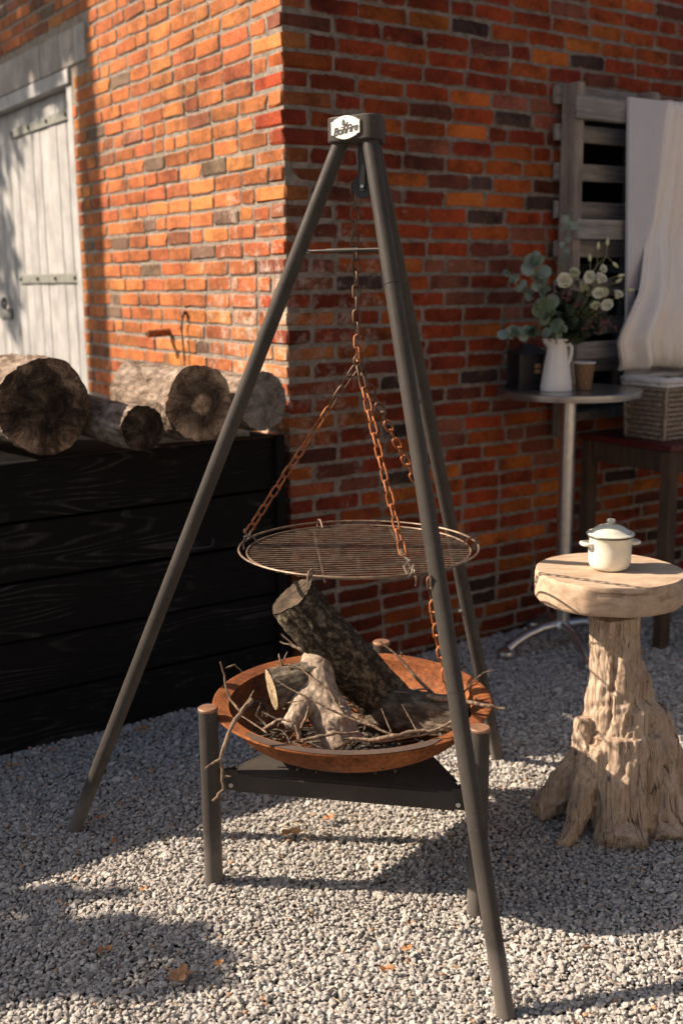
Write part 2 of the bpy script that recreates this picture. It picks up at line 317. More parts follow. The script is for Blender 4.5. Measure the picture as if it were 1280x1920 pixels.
MAT['cloth_cream'] = t.done(t.ramp(t.noise(v, 5, 4), [(0.3, (0.86, 0.79, 0.70)), (0.7, (0.90, 0.85, 0.78))]), 0.9, t.bump(t.noise(v, 900, 2), 0.15, 0.001, t.bump(t.noise(t.coord(False, (3, 3, 0.6)), 9, 4), 0.25, 0.006)), spec=0.2)
MAT['cloth_cream'].node_tree.nodes['Principled BSDF'].inputs['Sheen Weight'].default_value = 0.15
simple('liner_white', [(0.3, 0.58), (0.7, 0.70)], 20, 0.9, 0.3, 0.003)
simple('wicker', [(0.3, (0.13, 0.10, 0.075)), (0.55, (0.32, 0.26, 0.20)), (0.8, (0.48, 0.41, 0.33))], 60, 0.7, 0.3, 0.001)
simple('render_pale', [(0.3, (0.32, 0.285, 0.24)), (0.7, (0.40, 0.355, 0.30))], 4, 0.9, 0.3, 0.004)
simple('roof_tile', [(0.3, (0.16, 0.06, 0.035)), (0.7, (0.26, 0.10, 0.06))], 12, 0.85, 0.5, 0.01)
simple('red_paint', [(0.3, (0.06, 0.008, 0.008)), (0.7, (0.12, 0.016, 0.013))], 12, 0.45, 0.15, 0.001)
simple('hinge_grey', [(0.3, (0.10, 0.11, 0.10)), (0.7, (0.22, 0.24, 0.22))], 30, 0.7, 0.3, 0.001)
simple('window_dark', [(0.3, 0.004), (0.7, 0.007)], 10, 0.12, 0, spec=0.3)
simple('window_frame', [(0.3, 0.012), (0.7, 0.03)], 20, 0.6, 0.2)
def leaf_mat(name, stops, rough=0.55, sub=0.0):
    t = NT(name); v = t.coord(True); MAT[name] = t.done(t.ramp(t.noise(v, 30, 4), stops), rough)
leaf_mat('eucalyptus', [(0.3, (0.13, 0.19, 0.155)), (0.7, (0.26, 0.33, 0.29))])
leaf_mat('eucalyptus_green', [(0.3, (0.075, 0.12, 0.065)), (0.7, (0.15, 0.21, 0.13))])
leaf_mat('dark_leaf', [(0.3, (0.012, 0.022, 0.012)), (0.7, (0.035, 0.055, 0.028))])
leaf_mat('petal', [(0.3, (0.60, 0.58, 0.42)), (0.7, (0.76, 0.74, 0.60))], 0.6)
leaf_mat('petal_green', [(0.3, (0.42, 0.43, 0.22)), (0.7, (0.60, 0.60, 0.38))], 0.6)
leaf_mat('berry', [(0.3, (0.07, 0.016, 0.016)), (0.7, (0.20, 0.055, 0.045))], 0.4)
leaf_mat('stem_green', [(0.3, (0.10, 0.12, 0.05)), (0.7, (0.20, 0.21, 0.10))])
leaf_mat('dry_leaf', [(0.3, (0.30, 0.13, 0.05)), (0.7, (0.52, 0.30, 0.15))], 0.7)
leaf_mat('straw', [(0.3, (0.30, 0.20, 0.11)), (0.7, (0.55, 0.42, 0.27))], 0.8)
leaf_mat('tree_leaf', [(0.3, (0.04, 0.08, 0.02)), (0.7, (0.10, 0.16, 0.04))])

# ------------------------------------------------------------------ building blocks
def origin_of(o):
    v = Vector((0, 0, 0))
    while o is not None: v += o.location; o = o.parent
    return v
def tag(o, label=None, cat=None, group=None, kind=None):
    for k, x in (('label', label), ('category', cat), ('group', group), ('kind', kind)):
        if x: o[k] = x
    return o
def thing(name, label, cat, loc=(0, 0, 0), group=None, rot=None):
    o = bpy.data.objects.new(name, None); COL.objects.link(o); o.location = loc; o.empty_display_size = 0.05
    if rot is not None: o.rotation_mode = 'QUATERNION'; o.rotation_quaternion = rot
    return tag(o, label, cat, group)
def place(name, mesh, mat, parent=None, matrix=None, local=False):
    """a mesh object; matrix is in world space unless local"""
    o = bpy.data.objects.new(name, mesh); COL.objects.link(o)
    if mat and not mesh.materials: mesh.materials.append(MAT[mat])
    m = matrix or Matrix()
    if parent is not None:
        o.parent = parent
        if not local: m = Matrix.Translation(-origin_of(parent)) @ m
    o.matrix_local = m
    return o

class MB:
    def __init__(s): s.v, s.f = [], []
    def add(s, vs, fs):
        n = len(s.v); s.v += [tuple(x) for x in vs]; s.f += [tuple(i+n for i in q) for q in fs]
    def box(s, c, size, ax=None, chamfer=0.0):
        ax = ax or (Vector((1, 0, 0)), Vector((0, 1, 0)), Vector((0, 0, 1)))
        c = Vector(c); h = [x/2 for x in size]
        if not chamfer:
            vs = [c + ax[0]*(h[0]*i) + ax[1]*(h[1]*j) + ax[2]*(h[2]*k) for k in (-1, 1) for j in (-1, 1) for i in (-1, 1)]
            s.add(vs, [(0, 2, 3, 1), (4, 5, 7, 6), (0, 1, 5, 4), (2, 6, 7, 3), (0, 4, 6, 2), (1, 3, 7, 5)]); return
        # chamfered: 24 corners
        idx, vs = {}, []
        for k in (-1, 1):
            for j in (-1, 1):
                for i in (-1, 1):
                    for a in range(3):
                        sg = (i, j, k); p = c.copy()
                        for b in range(3): p = p + ax[b]*(sg[b]*(h[b] if b == a else h[b]-chamfer))
                        idx[(i, j, k, a)] = len(vs); vs.append(p)
        fs = []
        def q(l, out):
            pts = [vs[i] for i in l]; nn = (pts[1]-pts[0]).cross(pts[2]-pts[0])
            fs.append(tuple(l) if nn.dot(out) > 0 else tuple(reversed(l)))
        for a in range(3):
            b, d = [x for x in range(3) if x != a]
            for sg in (-1, 1):
                l = []
                for (x, y) in ((-1, -1), (1, -1), (1, 1), (-1, 1)):
                    t3 = [0, 0, 0]; t3[a] = sg; t3[b] = x; t3[d] = y; l.append(idx[(*t3, a)])
                q(l, ax[a]*sg)
            for x in (-1, 1):          # edges parallel to axis a
                for y in (-1, 1):
                    k1 = [0, 0, 0]; k1[b] = x; k1[d] = y; l = []
                    for e, w in ((-1, b), (1, b), (1, d), (-1, d)):
                        k2 = list(k1); k2[a] = e; l.append(idx[(*k2, w)])
                    q(l, ax[b]*x+ax[d]*y)
        for i in (-1, 1):
            for j in (-1, 1):
                for k in (-1, 1): q([idx[(i, j, k, 0)], idx[(i, j, k, 1)], idx[(i, j, k, 2)]], ax[0]*i+ax[1]*j+ax[2]*k)
        s.add(vs, fs)
    def tube(s, pts, rad, n=8, cap=True, closed=False, wob=0.0, seed=0):
        pts = [Vector(p) for p in pts]; m = len(pts)
        if not hasattr(rad, '__len__'): rad = [rad]*m
        tang = []
        for i in range(m):
            a = pts[i-1] if (i or closed) else pts[i]; b = pts[(i+1) % m] if (i < m-1 or closed) else pts[i]
            tang.append((b-a).normalized())
        up = Vector((0, 0, 1)) if abs(tang[0].z) < 0.9 else Vector((1, 0, 0))
        x = tang[0].cross(up).normalized(); vs = []
        for i in range(m):
            tt = tang[i]; x = (x - tt*x.dot(tt)).normalized(); y = tt.cross(x)
            for k in range(n):
                a = 2*math.pi*k/n; r = rad[i]
                d = x*math.cos(a)+y*math.sin(a)
                if wob: r *= 1+wob*noise.noise(Vector((math.cos(a)*1.3+seed*7.1, math.sin(a)*1.3+i*0.6, seed*3.3)))
                vs.append(pts[i]+d*r)
        fs = []
        for i in range(m if closed else m-1):
            j = (i+1) % m
            for k in range(n):
                l = (k+1) % n; fs.append((i*n+k, i*n+l, j*n+l, j*n+k))
        if cap and not closed:
            fs.append(tuple(reversed(range(n)))); fs.append(tuple((m-1)*n+k for k in range(n)))
        s.add(vs, fs)
    def ring(s, c, R, r, N=48, n=6, x=Vector((1, 0, 0)), y=Vector((0, 1, 0))):
        c = Vector(c); s.tube([c + x*(R*math.cos(2*math.pi*i/N)) + y*(R*math.sin(2*math.pi*i/N)) for i in range(N)], r, n, closed=True)
    def lathe(s, prof, c=(0, 0, 0), n=32, close=True, fn=None):
        c = Vector(c); vs, fs = [], []
        for (r, z) in prof:
            for k in range(n):
                a = 2*math.pi*k/n; rr = r*(fn(a, z) if fn else 1); vs.append(c+Vector((rr*math.cos(a), rr*math.sin(a), z)))
        m = len(prof)
        for i in range(m-1):
            for k in range(n):
                l = (k+1) % n; fs.append((i*n+k, i*n+l, (i+1)*n+l, (i+1)*n+k))
        if close: fs.append(tuple(reversed(range(n)))); fs.append(tuple((m-1)*n+k for k in range(n)))
        s.add(vs, fs)
    def prism(s, poly, z0, z1, ax=None, c=(0, 0, 0)):
        ax = ax or (Vector((1, 0, 0)), Vector((0, 1, 0)), Vector((0, 0, 1))); c = Vector(c); n = len(poly)
        vs = [c+ax[0]*x+ax[1]*y+ax[2]*z0 for x, y in poly]+[c+ax[0]*x+ax[1]*y+ax[2]*z1 for x, y in poly]
        s.add(vs, [tuple(reversed(range(n))), tuple(range(n, 2*n))]+[(i, (i+1) % n, n+(i+1) % n, n+i) for i in range(n)])
    def grid(s, fn, nu, nv):
        vs = [fn(i/(nu-1), j/(nv-1)) for j in range(nv) for i in range(nu)]
        s.add(vs, [(j*nu+i, j*nu+i+1, (j+1)*nu+i+1, (j+1)*nu+i) for j in range(nv-1) for i in range(nu-1)])
    def mesh(s, name, smooth=35, off=None):
        me = bpy.data.meshes.new(name)
        vs = s.v if off is None else [(v[0]-off[0], v[1]-off[1], v[2]-off[2]) for v in s.v]
        me.from_pydata(vs, [], s.f); me.update()
        if smooth:
            me.polygons.foreach_set('use_smooth', [True]*len(me.polygons)); me.set_sharp_from_angle(angle=math.radians(smooth))
        return me
    def build(s, name, mat, parent=None, smooth=35, local=False, label=None):
        off = None if (local or parent is None) else origin_of(parent)
        o = bpy.data.objects.new(name, s.mesh(name, smooth, off)); COL.objects.link(o)
        if mat: o.data.materials.append(MAT[mat])
        if parent is not None: o.parent = parent
        if label: o['label'] = label
        return o

def axes_matrix(x, y, z, o):
    return Matrix(((x[0], y[0], z[0], o[0]), (x[1], y[1], z[1], o[1]), (x[2], y[2], z[2], o[2]), (0, 0, 0, 1)))
ZUP = Vector((0, 0, 1))

# ================================================================== ground
mb = MB(); 
mb.grid(lambda a, b: Vector((-60+120*a, -40+120*b, -0.008)), 25, 25)
g = mb.build('ground', 'ground_grit', None, 0); tag(g, 'grey gravel yard reaching away around the brick building', 'ground', kind='structure')

def make_gravel():
    rng = np.random.default_rng(5)
    ico = np.array([(0, 0, 1)]+[(0.894*math.cos(2*math.pi*i/5), 0.894*math.sin(2*math.pi*i/5), 0.447) for i in range(5)]
        + [(0.894*math.cos(2*math.pi*(i+.5)/5), 0.894*math.sin(2*math.pi*(i+.5)/5), -0.447) for i in range(5)]+[(0, 0, -1)])
    tri = [(0, 1+i, 1+(i+1) % 5) for i in range(5)]+[(1+i, 6+i, 1+(i+1) % 5) for i in range(5)]+[(1+(i+1) % 5, 6+i, 6+(i+1) % 5) for i in range(5)]+[(11, 6+(i+1) % 5, 6+i) for i in range(5)]
    tri = np.array(tri)
    stones = []
    for k in range(40):
        s = ico*(1+rng.normal(0, 0.20, (12, 1)))+rng.normal(0, 0.13, (12, 3)); s[:, 2] *= 0.58; s[:, 0] *= rng.uniform(0.85, 1.35); stones.append(s)
    stones = np.array(stones)
    P = []
    for (y0, y1, sp) in ((1.72, 3.1, 0.0089), (3.1, 4.2, 0.0110), (4.2, 5.4, 0.0140)):
        for lay in range(2):
            st = sp*(1.0 if lay == 0 else 1.45)
            for y in np.arange(y0, y1, st):
                w = 0.325*y+0.16; xs = np.arange(-w, w, st)
                P.append(np.stack([xs+rng.uniform(-st*.5, st*.5, len(xs)), y+rng.uniform(-st*.5, st*.5, len(xs)), np.full(len(xs), float(lay))], 1))
    P = np.concatenate(P)
    q = P[:, :2]-np.array([CX, CY])
    inside = (q@np.array([NR.x, NR.y]) < 0.012) & (q@np.array([NL.x, NL.y]) < 0.012)          # under the building
    inbox = (q@np.array([NR.x, NR.y]) < -0.02) & (q@np.array([U.x, U.y]) < 0.0)               # under the log box
    P = P[~(inside | inbox)]; n = len(P)
    size = rng.lognormal(math.log(0.0053), 0.25, n)*np.where(P[:, 1] > 3.1, 1.22, 1.0)*np.where(P[:, 1] > 4.2, 1.2, 1.0)*np.where(rng.random(n) < .06, 1.35, 1.0)
    yaw = rng.uniform(0, 2*math.pi, n); tx = rng.normal(0, 0.38, n); ty = rng.normal(0, 0.38, n)
    cy, sy, cx, sx, cz, sz = np.cos(yaw), np.sin(yaw), np.cos(tx), np.sin(tx), np.cos(ty), np.sin(ty)
    R = np.zeros((n, 3, 3)); 
    Rz = np.stack([np.stack([cy, -sy, 0*cy], 1), np.stack([sy, cy, 0*cy], 1), np.stack([0*cy, 0*cy, 1+0*cy], 1)], 1)
    Rx = np.stack([np.stack([1+0*cx, 0*cx, 0*cx], 1), np.stack([0*cx, cx, -sx], 1), np.stack([0*cx, sx, cx], 1)], 1)
    Ry = np.stack([np.stack([cz, 0*cz, sz], 1), np.stack([0*cz, 1+0*cz, 0*cz], 1), np.stack([-sz, 0*cz, cz], 1)], 1)
    R = Rz@Rx@Ry
    base = stones[rng.integers(0, 40, n)]*size[:, None, None]
    V3 = np.einsum('nij,nkj->nki', R, base)
    V3[:, :, :2] += P[:, None, :2]
    und = 0.007*np.sin(P[:, 0]*5.1+1.3*np.sin(P[:, 1]*3.7))*np.sin(P[:, 1]*4.3+0.8)
    V3[:, :, 2] += (und+np.where(P[:, 2] > 0, 0.0045, -0.001)+rng.normal(0, 0.0016, n))[:, None]
    me = bpy.data.meshes.new('gravel'); nv, nf = n*12, n*20
    F = (tri[None]+np.arange(n)[:, None, None]*12).reshape(-1)
    me.vertices.add(nv); me.vertices.foreach_set('co', V3.astype(np.float32).reshape(-1))
    me.loops.add(nf*3); me.loops.foreach_set('vertex_index', F.astype(np.int32))
    me.polygons.add(nf); me.polygons.foreach_set('loop_start', np.arange(0, nf*3, 3, dtype=np.int32)); me.polygons.foreach_set('loop_total', np.full(nf, 3, np.int32))
    me.update(calc_edges=True)
    lum = np.clip(rng.normal(0.415, 0.075, n), 0.17, 0.64)
    warm = rng.random(n)
    col = np.stack([lum*(1+0.035*warm), lum*(1-0.012*warm), lum*(0.98-0.06*warm)], 1)
    odd = rng.random(n); o1 = odd < 0.012; col[o1] = np.stack([0.42+0*lum[o1], 0.27+0*lum[o1], 0.17+0*lum[o1]], 1)
    o2 = odd > 0.985; col[o2] *= 0.5
    cc = np.ones((n, 12, 4), np.float32); cc[:, :, :3] = col[:, None]
    at_ = me.color_attributes.new('tint', 'FLOAT_COLOR', 'POINT'); at_.data.foreach_set('color', cc.reshape(-1))
    me.shade_flat(); me.materials.append(MAT['gravel_stone'])
    o = bpy.data.objects.new('gravel', me); COL.objects.link(o)
    tag(o, 'loose grey angular gravel covering the yard', 'gravel', kind='stuff')
make_gravel()

# ================================================================== brick building
building = thing('brick_building', 'old red and orange brick building with its corner towards the yard', 'building', CORNER)
Z_TOP = ZK0+17*COURSE
D_S0, D_ZT = onL(146, 400)[0], onL(130, 128)[1]         # right edge and head of the door
D_S1 = 4.25
LINT_S = onL(158, 80)[0]-0.02
LINT_Z0, LINT_Z1 = D_ZT+0.005, D_ZT+0.17
W_S0, W_S1, W_Z0, W_Z1 = onR(1064, 400)[0], 2.75, 0.93, onR(1100, 215)[1]
L_LEN, R_LEN = 4.9, 3.6
SET = 0.0055
mb = MB()                                               # left wall core, in pieces round the door
def wall_box(mb, s0, s1, z0, z1, d, n, th=0.3):
    c = CORNER+d*((s0+s1)/2)-n*(SET+th/2)+ZUP*((z0+z1)/2); mb.box(c, (s1-s0, th, z1-z0), (d, n, ZUP))
wall_box(mb, SET, D_S0, -0.1, Z_TOP, V, NL); wall_box(mb, D_S0, D_S1, LINT_Z1, Z_TOP, V, NL); wall_box(mb, D_S1, L_LEN, -0.1, Z_TOP, V, NL)
wall_l = mb.build('wall', 'mortar', building, 0); wall_l['label'] = 'sunlit brick wall with the grey plank door'
mb = MB()
wall_box(mb, SET+0.3, W_S0, -0.1, Z_TOP, U, NR); wall_box(mb, W_S0, W_S1, -0.1, W_Z0, U, NR); wall_box(mb, W_S0, W_S1, W_Z1, Z_TOP, U, NR); wall_box(mb, W_S1, R_LEN, -0.1, Z_TOP, U, NR)
wall_r = mb.build('wall', 'mortar', building, 0); wall_r['label'] = 'shaded brick wall behind the table and pallet'
mb = MB(); cen = CORNER+U*1.8+V*2.45
mb.box(cen+ZUP*(Z_TOP+0.05), (3.62, 4.92, 0.1), (U, V, ZUP)); mb.build('roof', 'weathered_grey', building, 0)

def brick_mesh(L, H, D, seed):
    r = random.Random(seed); hx, hy = L/2, H/2; c = 0.008
    j = lambda a: r.uniform(-a, a)
    per = [(-hx, -hy+c), (-hx+c, -hy), (j(.05), -hy), (hx-c, -hy), (hx, -hy+c), (hx, hy-c), (hx-c, hy), (j(.05), hy), (-hx+c, hy), (-hx, hy-c)]
    per = [(x+j(.0035), y+j(.0034)) for x, y in per]
    if r.random() < 0.35:                               # a knocked corner
        k = r.choice((0, 1, 3, 4, 5, 6, 8, 9)); per[k] = (per[k][0]*(1-.06), per[k][1]*0.80)
    mb = MB(); n = len(per)
    back = [(x, y, -D) for x, y in per]; edge = [(x, y, -0.0035+j(.0012)) for x, y in per]
    front = [(x*(1-0.0055/hx), y*(1-0.0055/hy), j(.0012)) for x, y in per]
    mb.add(back+edge+front+[(0, 0, j(.0012))], [(i, (i+1) % n, n+(i+1) % n, n+i) for i in range(n)]+[(n+i, n+(i+1) % n, 2*n+(i+1) % n, 2*n+i) for i in range(n)]+[(3*n, 2*n+i, 2*n+(i+1) % n) for i in range(n)])
    mb.e = [1.0]*(2*n)+[0.82]*n+[0.0]; return mb
B_LONG = [brick_mesh(0.205, 0.0525, 0.03, i) for i in range(14)]
B_SHORT = [brick_mesh(0.100, 0.0525, 0.03, 50+i) for i in range(8)]
def corner_brick(seed):
    r = random.Random(seed); mb = MB(); mb.box((0, 0, 0), (0.205, 0.100, 0.0522), None, 0.0075)
    mb.v = [(x+r.uniform(-.0028, .0024), y+r.uniform(-.0028, .0024), z+r.uniform(-.003, .003)) for x, y, z in mb.v]; mb.e = [0.72]*len(mb.v); return mb
B_CORN = [corner_brick(90+i) for i in range(6)]
ME_LONG = [b.mesh('brick', 0) for b in B_LONG]; ME_SHORT = [b.mesh('brick', 0) for b in B_SHORT]; ME_CORN = [b.mesh('brick', 0) for b in B_CORN]
def edge_attr(me, vals):
    a = me.attributes.new('edge', 'FLOAT', 'POINT'); a.data.foreach_set('value', vals)
for me, b in zip(ME_LONG+ME_SHORT+ME_CORN, B_LONG+B_SHORT+B_CORN): me.materials.append(MAT['brick']); edge_attr(me, b.e)
PAL = [((0.43, 0.125, 0.040), 30), ((0.36, 0.085, 0.030), 26), ((0.27, 0.060, 0.028), 20), ((0.50, 0.185, 0.060), 16), ((0.17, 0.055, 0.034), 10), ((0.085, 0.058, 0.050), 9), ((0.30, 0.13, 0.085), 8)]
PAL_L_SUN = [((0.46, 0.160, 0.052), 40), ((0.43, 0.138, 0.046), 30), ((0.39, 0.118, 0.044), 18), ((0.50, 0.195, 0.062), 14), ((0.27, 0.100, 0.052), 8), ((0.16, 0.105, 0.075), 5)]  # same bricks on the left wall, sunlight painted in as paler orange
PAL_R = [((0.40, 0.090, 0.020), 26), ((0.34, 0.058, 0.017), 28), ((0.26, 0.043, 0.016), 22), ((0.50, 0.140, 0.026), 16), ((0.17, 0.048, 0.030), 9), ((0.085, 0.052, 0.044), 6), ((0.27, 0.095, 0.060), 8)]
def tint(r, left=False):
    PAL = PAL_L_SUN if left else PAL_R
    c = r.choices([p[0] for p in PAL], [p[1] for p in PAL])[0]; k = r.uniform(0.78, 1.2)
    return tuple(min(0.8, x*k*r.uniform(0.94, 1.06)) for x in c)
ALLB = []                                               # (wall, mb, mesh, matrix, tint, size on the picture)
def lay(wall, d, n, s0, s1, z, kind, r):
    """one brick with its face in the wall plane between s0 and s1"""
    L = s1-s0
    i = r.randrange(len(B_LONG)) if kind == 'L' else r.randrange(len(B_SHORT))
    mbx, me, base = (B_LONG[i], ME_LONG[i], 0.205) if kind == 'L' else (B_SHORT[i], ME_SHORT[i], 0.100)
    p = CORNER+d*((s0+s1)/2)+n*r.uniform(-0.0028, 0.003)+ZUP*(z+r.uniform(-.0016, .0016))
    fl = r.choice((1, -1))
    x = d if d is U else -d                              # local x so that x × z(up) keeps the face outwards
    rot = Matrix.Rotation(r.uniform(-0.009, 0.009), 4, 'Z') @ Matrix.Rotation(r.uniform(-0.012, 0.012), 4, 'Y') @ Matrix.Rotation(r.uniform(-0.02, 0.02), 4, 'X')
    if fl < 0: rot = rot @ Matrix.Rotation(math.pi, 4, 'Z')
    M = axes_matrix(x, ZUP, n, p) @ rot @ Matrix.Diagonal((L/base, 1, 1, 1))
    px, py, w = project(p)
    hid = not (0 < px < 1280 and -10 < py < 1180)
    if wall is wall_l and z < 1.0: hid = True
    area = 0 if hid else L*abs(n.dot((Vector((0, 0, EYE))-p).normalized()))/w**2
    ALLB.append((wall, mbx, me, M, tint(r, d is V), area))
def lay_wall(wall, d, n, length, openings, seed):
    r = random.Random(seed)
    for k in range(-17, 38):
        z = ZK0-(k+0.5)*COURSE
        if z > Z_TOP: continue
        even = k % 2 == 0
        left_long = (even if d is V else not even)
        s = (0.205 if left_long else 0.100)+0.009
        s += r.uniform(0, .004)
        first = True
        while s < length:
            u = r.random()
            kind = 'S' if (first and not left_long and r.random() < 0.35) or u < (0.10 if d is U else 0.22) else 'L'
            first = False
            L = r.uniform(0.184, 0.210) if kind == 'L' else r.uniform(0.090, 0.112)
            e = s+L; cut = False
            for (a, b, z0, z1) in openings:
                if z0-0.02 < z < z1+0.02 and e > a and s < b:
                    if a-s > 0.05: lay(wall, d, n, s, a-0.006, z, 'L' if a-s > .13 else 'S', r)
                    s = b+0.006; cut = True; break
            if cut: continue
            lay(wall, d, n, s, min(e, length), z, kind, r)
            s = e+r.uniform(0.006, 0.011)
lay_wall(wall_l, V, NL, L_LEN, [(D_S0, D_S1, -1, D_ZT), (LINT_S, D_S1, LINT_Z0-0.01, LINT_Z1)], 11)
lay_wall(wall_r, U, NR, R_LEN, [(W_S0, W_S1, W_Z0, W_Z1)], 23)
rc = random.Random(4)
for k in range(-17, 38):                                # the corner bricks show a face on both walls
    z = ZK0-(k+0.5)*COURSE; even = k % 2 == 0
    a, b = (V, U) if even else (U, V); i = rc.randrange(6)
    p = CORNER+a*(0.1025+rc.uniform(-.003, .004))+b*(0.050+rc.uniform(-.003, .004))+ZUP*z
    M = axes_matrix(a, b if a.cross(b).z > 0 else -b, ZUP, p) @ Matrix.Rotation(rc.uniform(-.02, .02), 4, 'Z')
    px, py, w = project(p); ALLB.append((wall_r, B_CORN[i], ME_CORN[i], M, tint(rc, rc.random() < .6), 0 if not -10 < py < 1250 else 0.3/w**2))
ALLB.sort(key=lambda q: -q[5])
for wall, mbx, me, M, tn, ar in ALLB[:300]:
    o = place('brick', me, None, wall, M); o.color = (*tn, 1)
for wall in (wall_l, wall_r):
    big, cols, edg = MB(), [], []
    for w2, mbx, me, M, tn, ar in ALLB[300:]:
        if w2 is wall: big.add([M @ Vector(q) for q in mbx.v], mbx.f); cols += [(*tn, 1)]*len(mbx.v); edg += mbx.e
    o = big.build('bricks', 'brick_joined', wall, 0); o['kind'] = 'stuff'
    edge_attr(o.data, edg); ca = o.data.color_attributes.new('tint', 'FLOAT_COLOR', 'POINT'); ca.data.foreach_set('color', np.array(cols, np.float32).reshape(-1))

# door in the left wall
door = thing('plank_door', 'weathered pale grey plank door with strap hinges in the sunlit wall', 'door', WL(D_S0+0.5, 0, 0))
fo = 0.02
def lbox(s0, s1, z0, z1, o0, o1, ch=0.004):
    mb = MB(); mb.box(CORNER+V*((s0+s1)/2)+NL*((o0+o1)/2)+ZUP*((z0+z1)/2), (s1-s0, o1-o0, z1-z0), (V, NL, ZUP), ch); return mb
lbox(D_S0+0.002, D_S0+0.075, 0.0, D_ZT-0.07, -0.12, -0.005).build('jamb', 'door_paint', door, 0)
lbox(D_S0+0.002, D_S1-0.01, D_ZT-0.068, D_ZT, -0.12, 0.012).build('head_rail', 'door_paint', door, 0)
s = D_S0+0.078; sp_ = []
leaf_split = onL(24, 450, -0.04)[0]
k = 0
while s < D_S1-0.05:
    wdt = 0.135 if k % 2 else 0.118
    if s < leaf_split < s+wdt+0.03: wdt = leaf_split-s
    if wdt > 0.03:
        sp_.append((s, s+wdt)); lbox(s+0.0006, s+wdt-0.0006, 0.02, D_ZT-0.072, -0.075, -0.045+0.002*(k % 3)).build('plank', 'door_paint', door, 0)
    s += wdt+(0.012 if abs(s+wdt-leaf_split) < 1e-6 else 0); k += 1
for (pxa, pya, pxb, pyb) in ((18, 250, 132, 214), (36, 524, 146, 521)):
    s0, z0 = onL(pxb, pyb, -0.03); s1, z1 = onL(pxa, pya, -0.03)
    zz = (z0+z1)/2
    hg = lbox(D_S0+0.05, s1, zz-0.024, zz+0.024, -0.040, -0.031, 0.002).build('strap_hinge', 'hinge_grey', door, 0)
    mb = MB(); mb.tube([WL(D_S0+0.062, -0.018, zz-0.045), WL(D_S0+0.062, -0.018, zz+0.045)], 0.014, 10); mb.build('hinge_barrel', 'hinge_grey', hg)
    for q in range(4):
        c = WL(D_S0+0.16+q*(s1-D_S0-0.2)/3, -0.031, zz); mb = MB(); mb.tube([c, c+NL*0.008], [0.012, 0.008], 8); mb.build('bolt', 'pulley_black', hg)
sL, zL = onL(8, 588, -0.02)
lt = lbox(sL-0.10, sL+0.12, zL-0.03, zL+0.03, -0.040, -0.028, 0.003).build('latch', 'hinge_grey', door, 0)
mb = MB(); mb.ring(WL(sL-0.05, -0.01, zL+0.06), 0.03, 0.008, 16, 6, V, ZUP); mb.build('latch_ring', 'pulley_black', lt)
lb = lbox(LINT_S, D_S1, LINT_Z0, LINT_Z1, -0.10, 0.006, 0.006).build('lintel_beam', 'weathered_grey', building, 0)

# assumed window behind the pallet
win = MB(); win.box(CORNER+U*((W_S0+W_S1)/2)-NR*0.14+ZUP*((W_Z0+W_Z1)/2), (W_S1-W_S0-.004, 0.06, W_Z1-W_Z0-.004), (U, NR, ZUP), 0.003)
wino = win.build('window', 'window_frame', building, 0, label='dark window assumed behind the pallet')
for q in range(3):
    a = W_S0+0.05+q*(W_S1-W_S0-.05)/3; b = a+(W_S1-W_S0-.05)/3-0.05
    for (z0, z1) in ((W_Z0+.05, (W_Z0+W_Z1)/2-.02), ((W_Z0+W_Z1)/2+.02, W_Z1-.05)):
        mb = MB(); mb.box(CORNER+U*((a+b)/2)-NR*0.108+ZUP*((z0+z1)/2), (b-a, 0.008, z1-z0), (U, NR, ZUP)); mb.build('pane', 'window_dark', wino, 0)

# iron hook and stub pipe in the sunlit wall
s0, z0 = onL(342, 592, 0.02); s1, z1 = onL(346, 676, 0.02)
hk = thing('wall_hook', 'thin rusty iron hook hanging on the sunlit brick wall', 'hook', WL(s0, 0, z0))
mb = MB(); mb.tube([WL(s0, -0.02, z0+.012), WL(s0, 0.022, z0+.012)], 0.009, 8); mb.build('pin', 'chain_rust', hk)
mb = MB(); mb.tube([WL(s0+0.012*math.cos(a), 0.02, z0+0.006+0.012*math.sin(a)) for a in [x*.5 for x in range(-2, 9)]]+[WL(s0+.012, 0.022, z0-.05), WL((s0+s1)/2+.004, 0.022, (z0+z1)/2), WL(s1, 0.02, z1)], 0.0045, 6); mb.build('rod', 'chain_dull', hk)
sa, za = onL(318, 622, 0.0)
pn = thing('iron_stub', 'short rusty iron pipe stub sticking out of the sunlit wall', 'pipe', WL(sa, 0, za))
mb = MB(); mb.tube([WL(sa, -0.02, za), WL(sa+.01, 0.10, za-.006)], 0.017, 12); mb.build('pipe', 'chain_rust', pn)
mb = MB(); mb.tube([WL(sa+.01, 0.1002, za-.006), WL(sa+.0101, 0.102, za-.006)], 0.011, 12); mb.build('bore', 'pulley_black', pn)

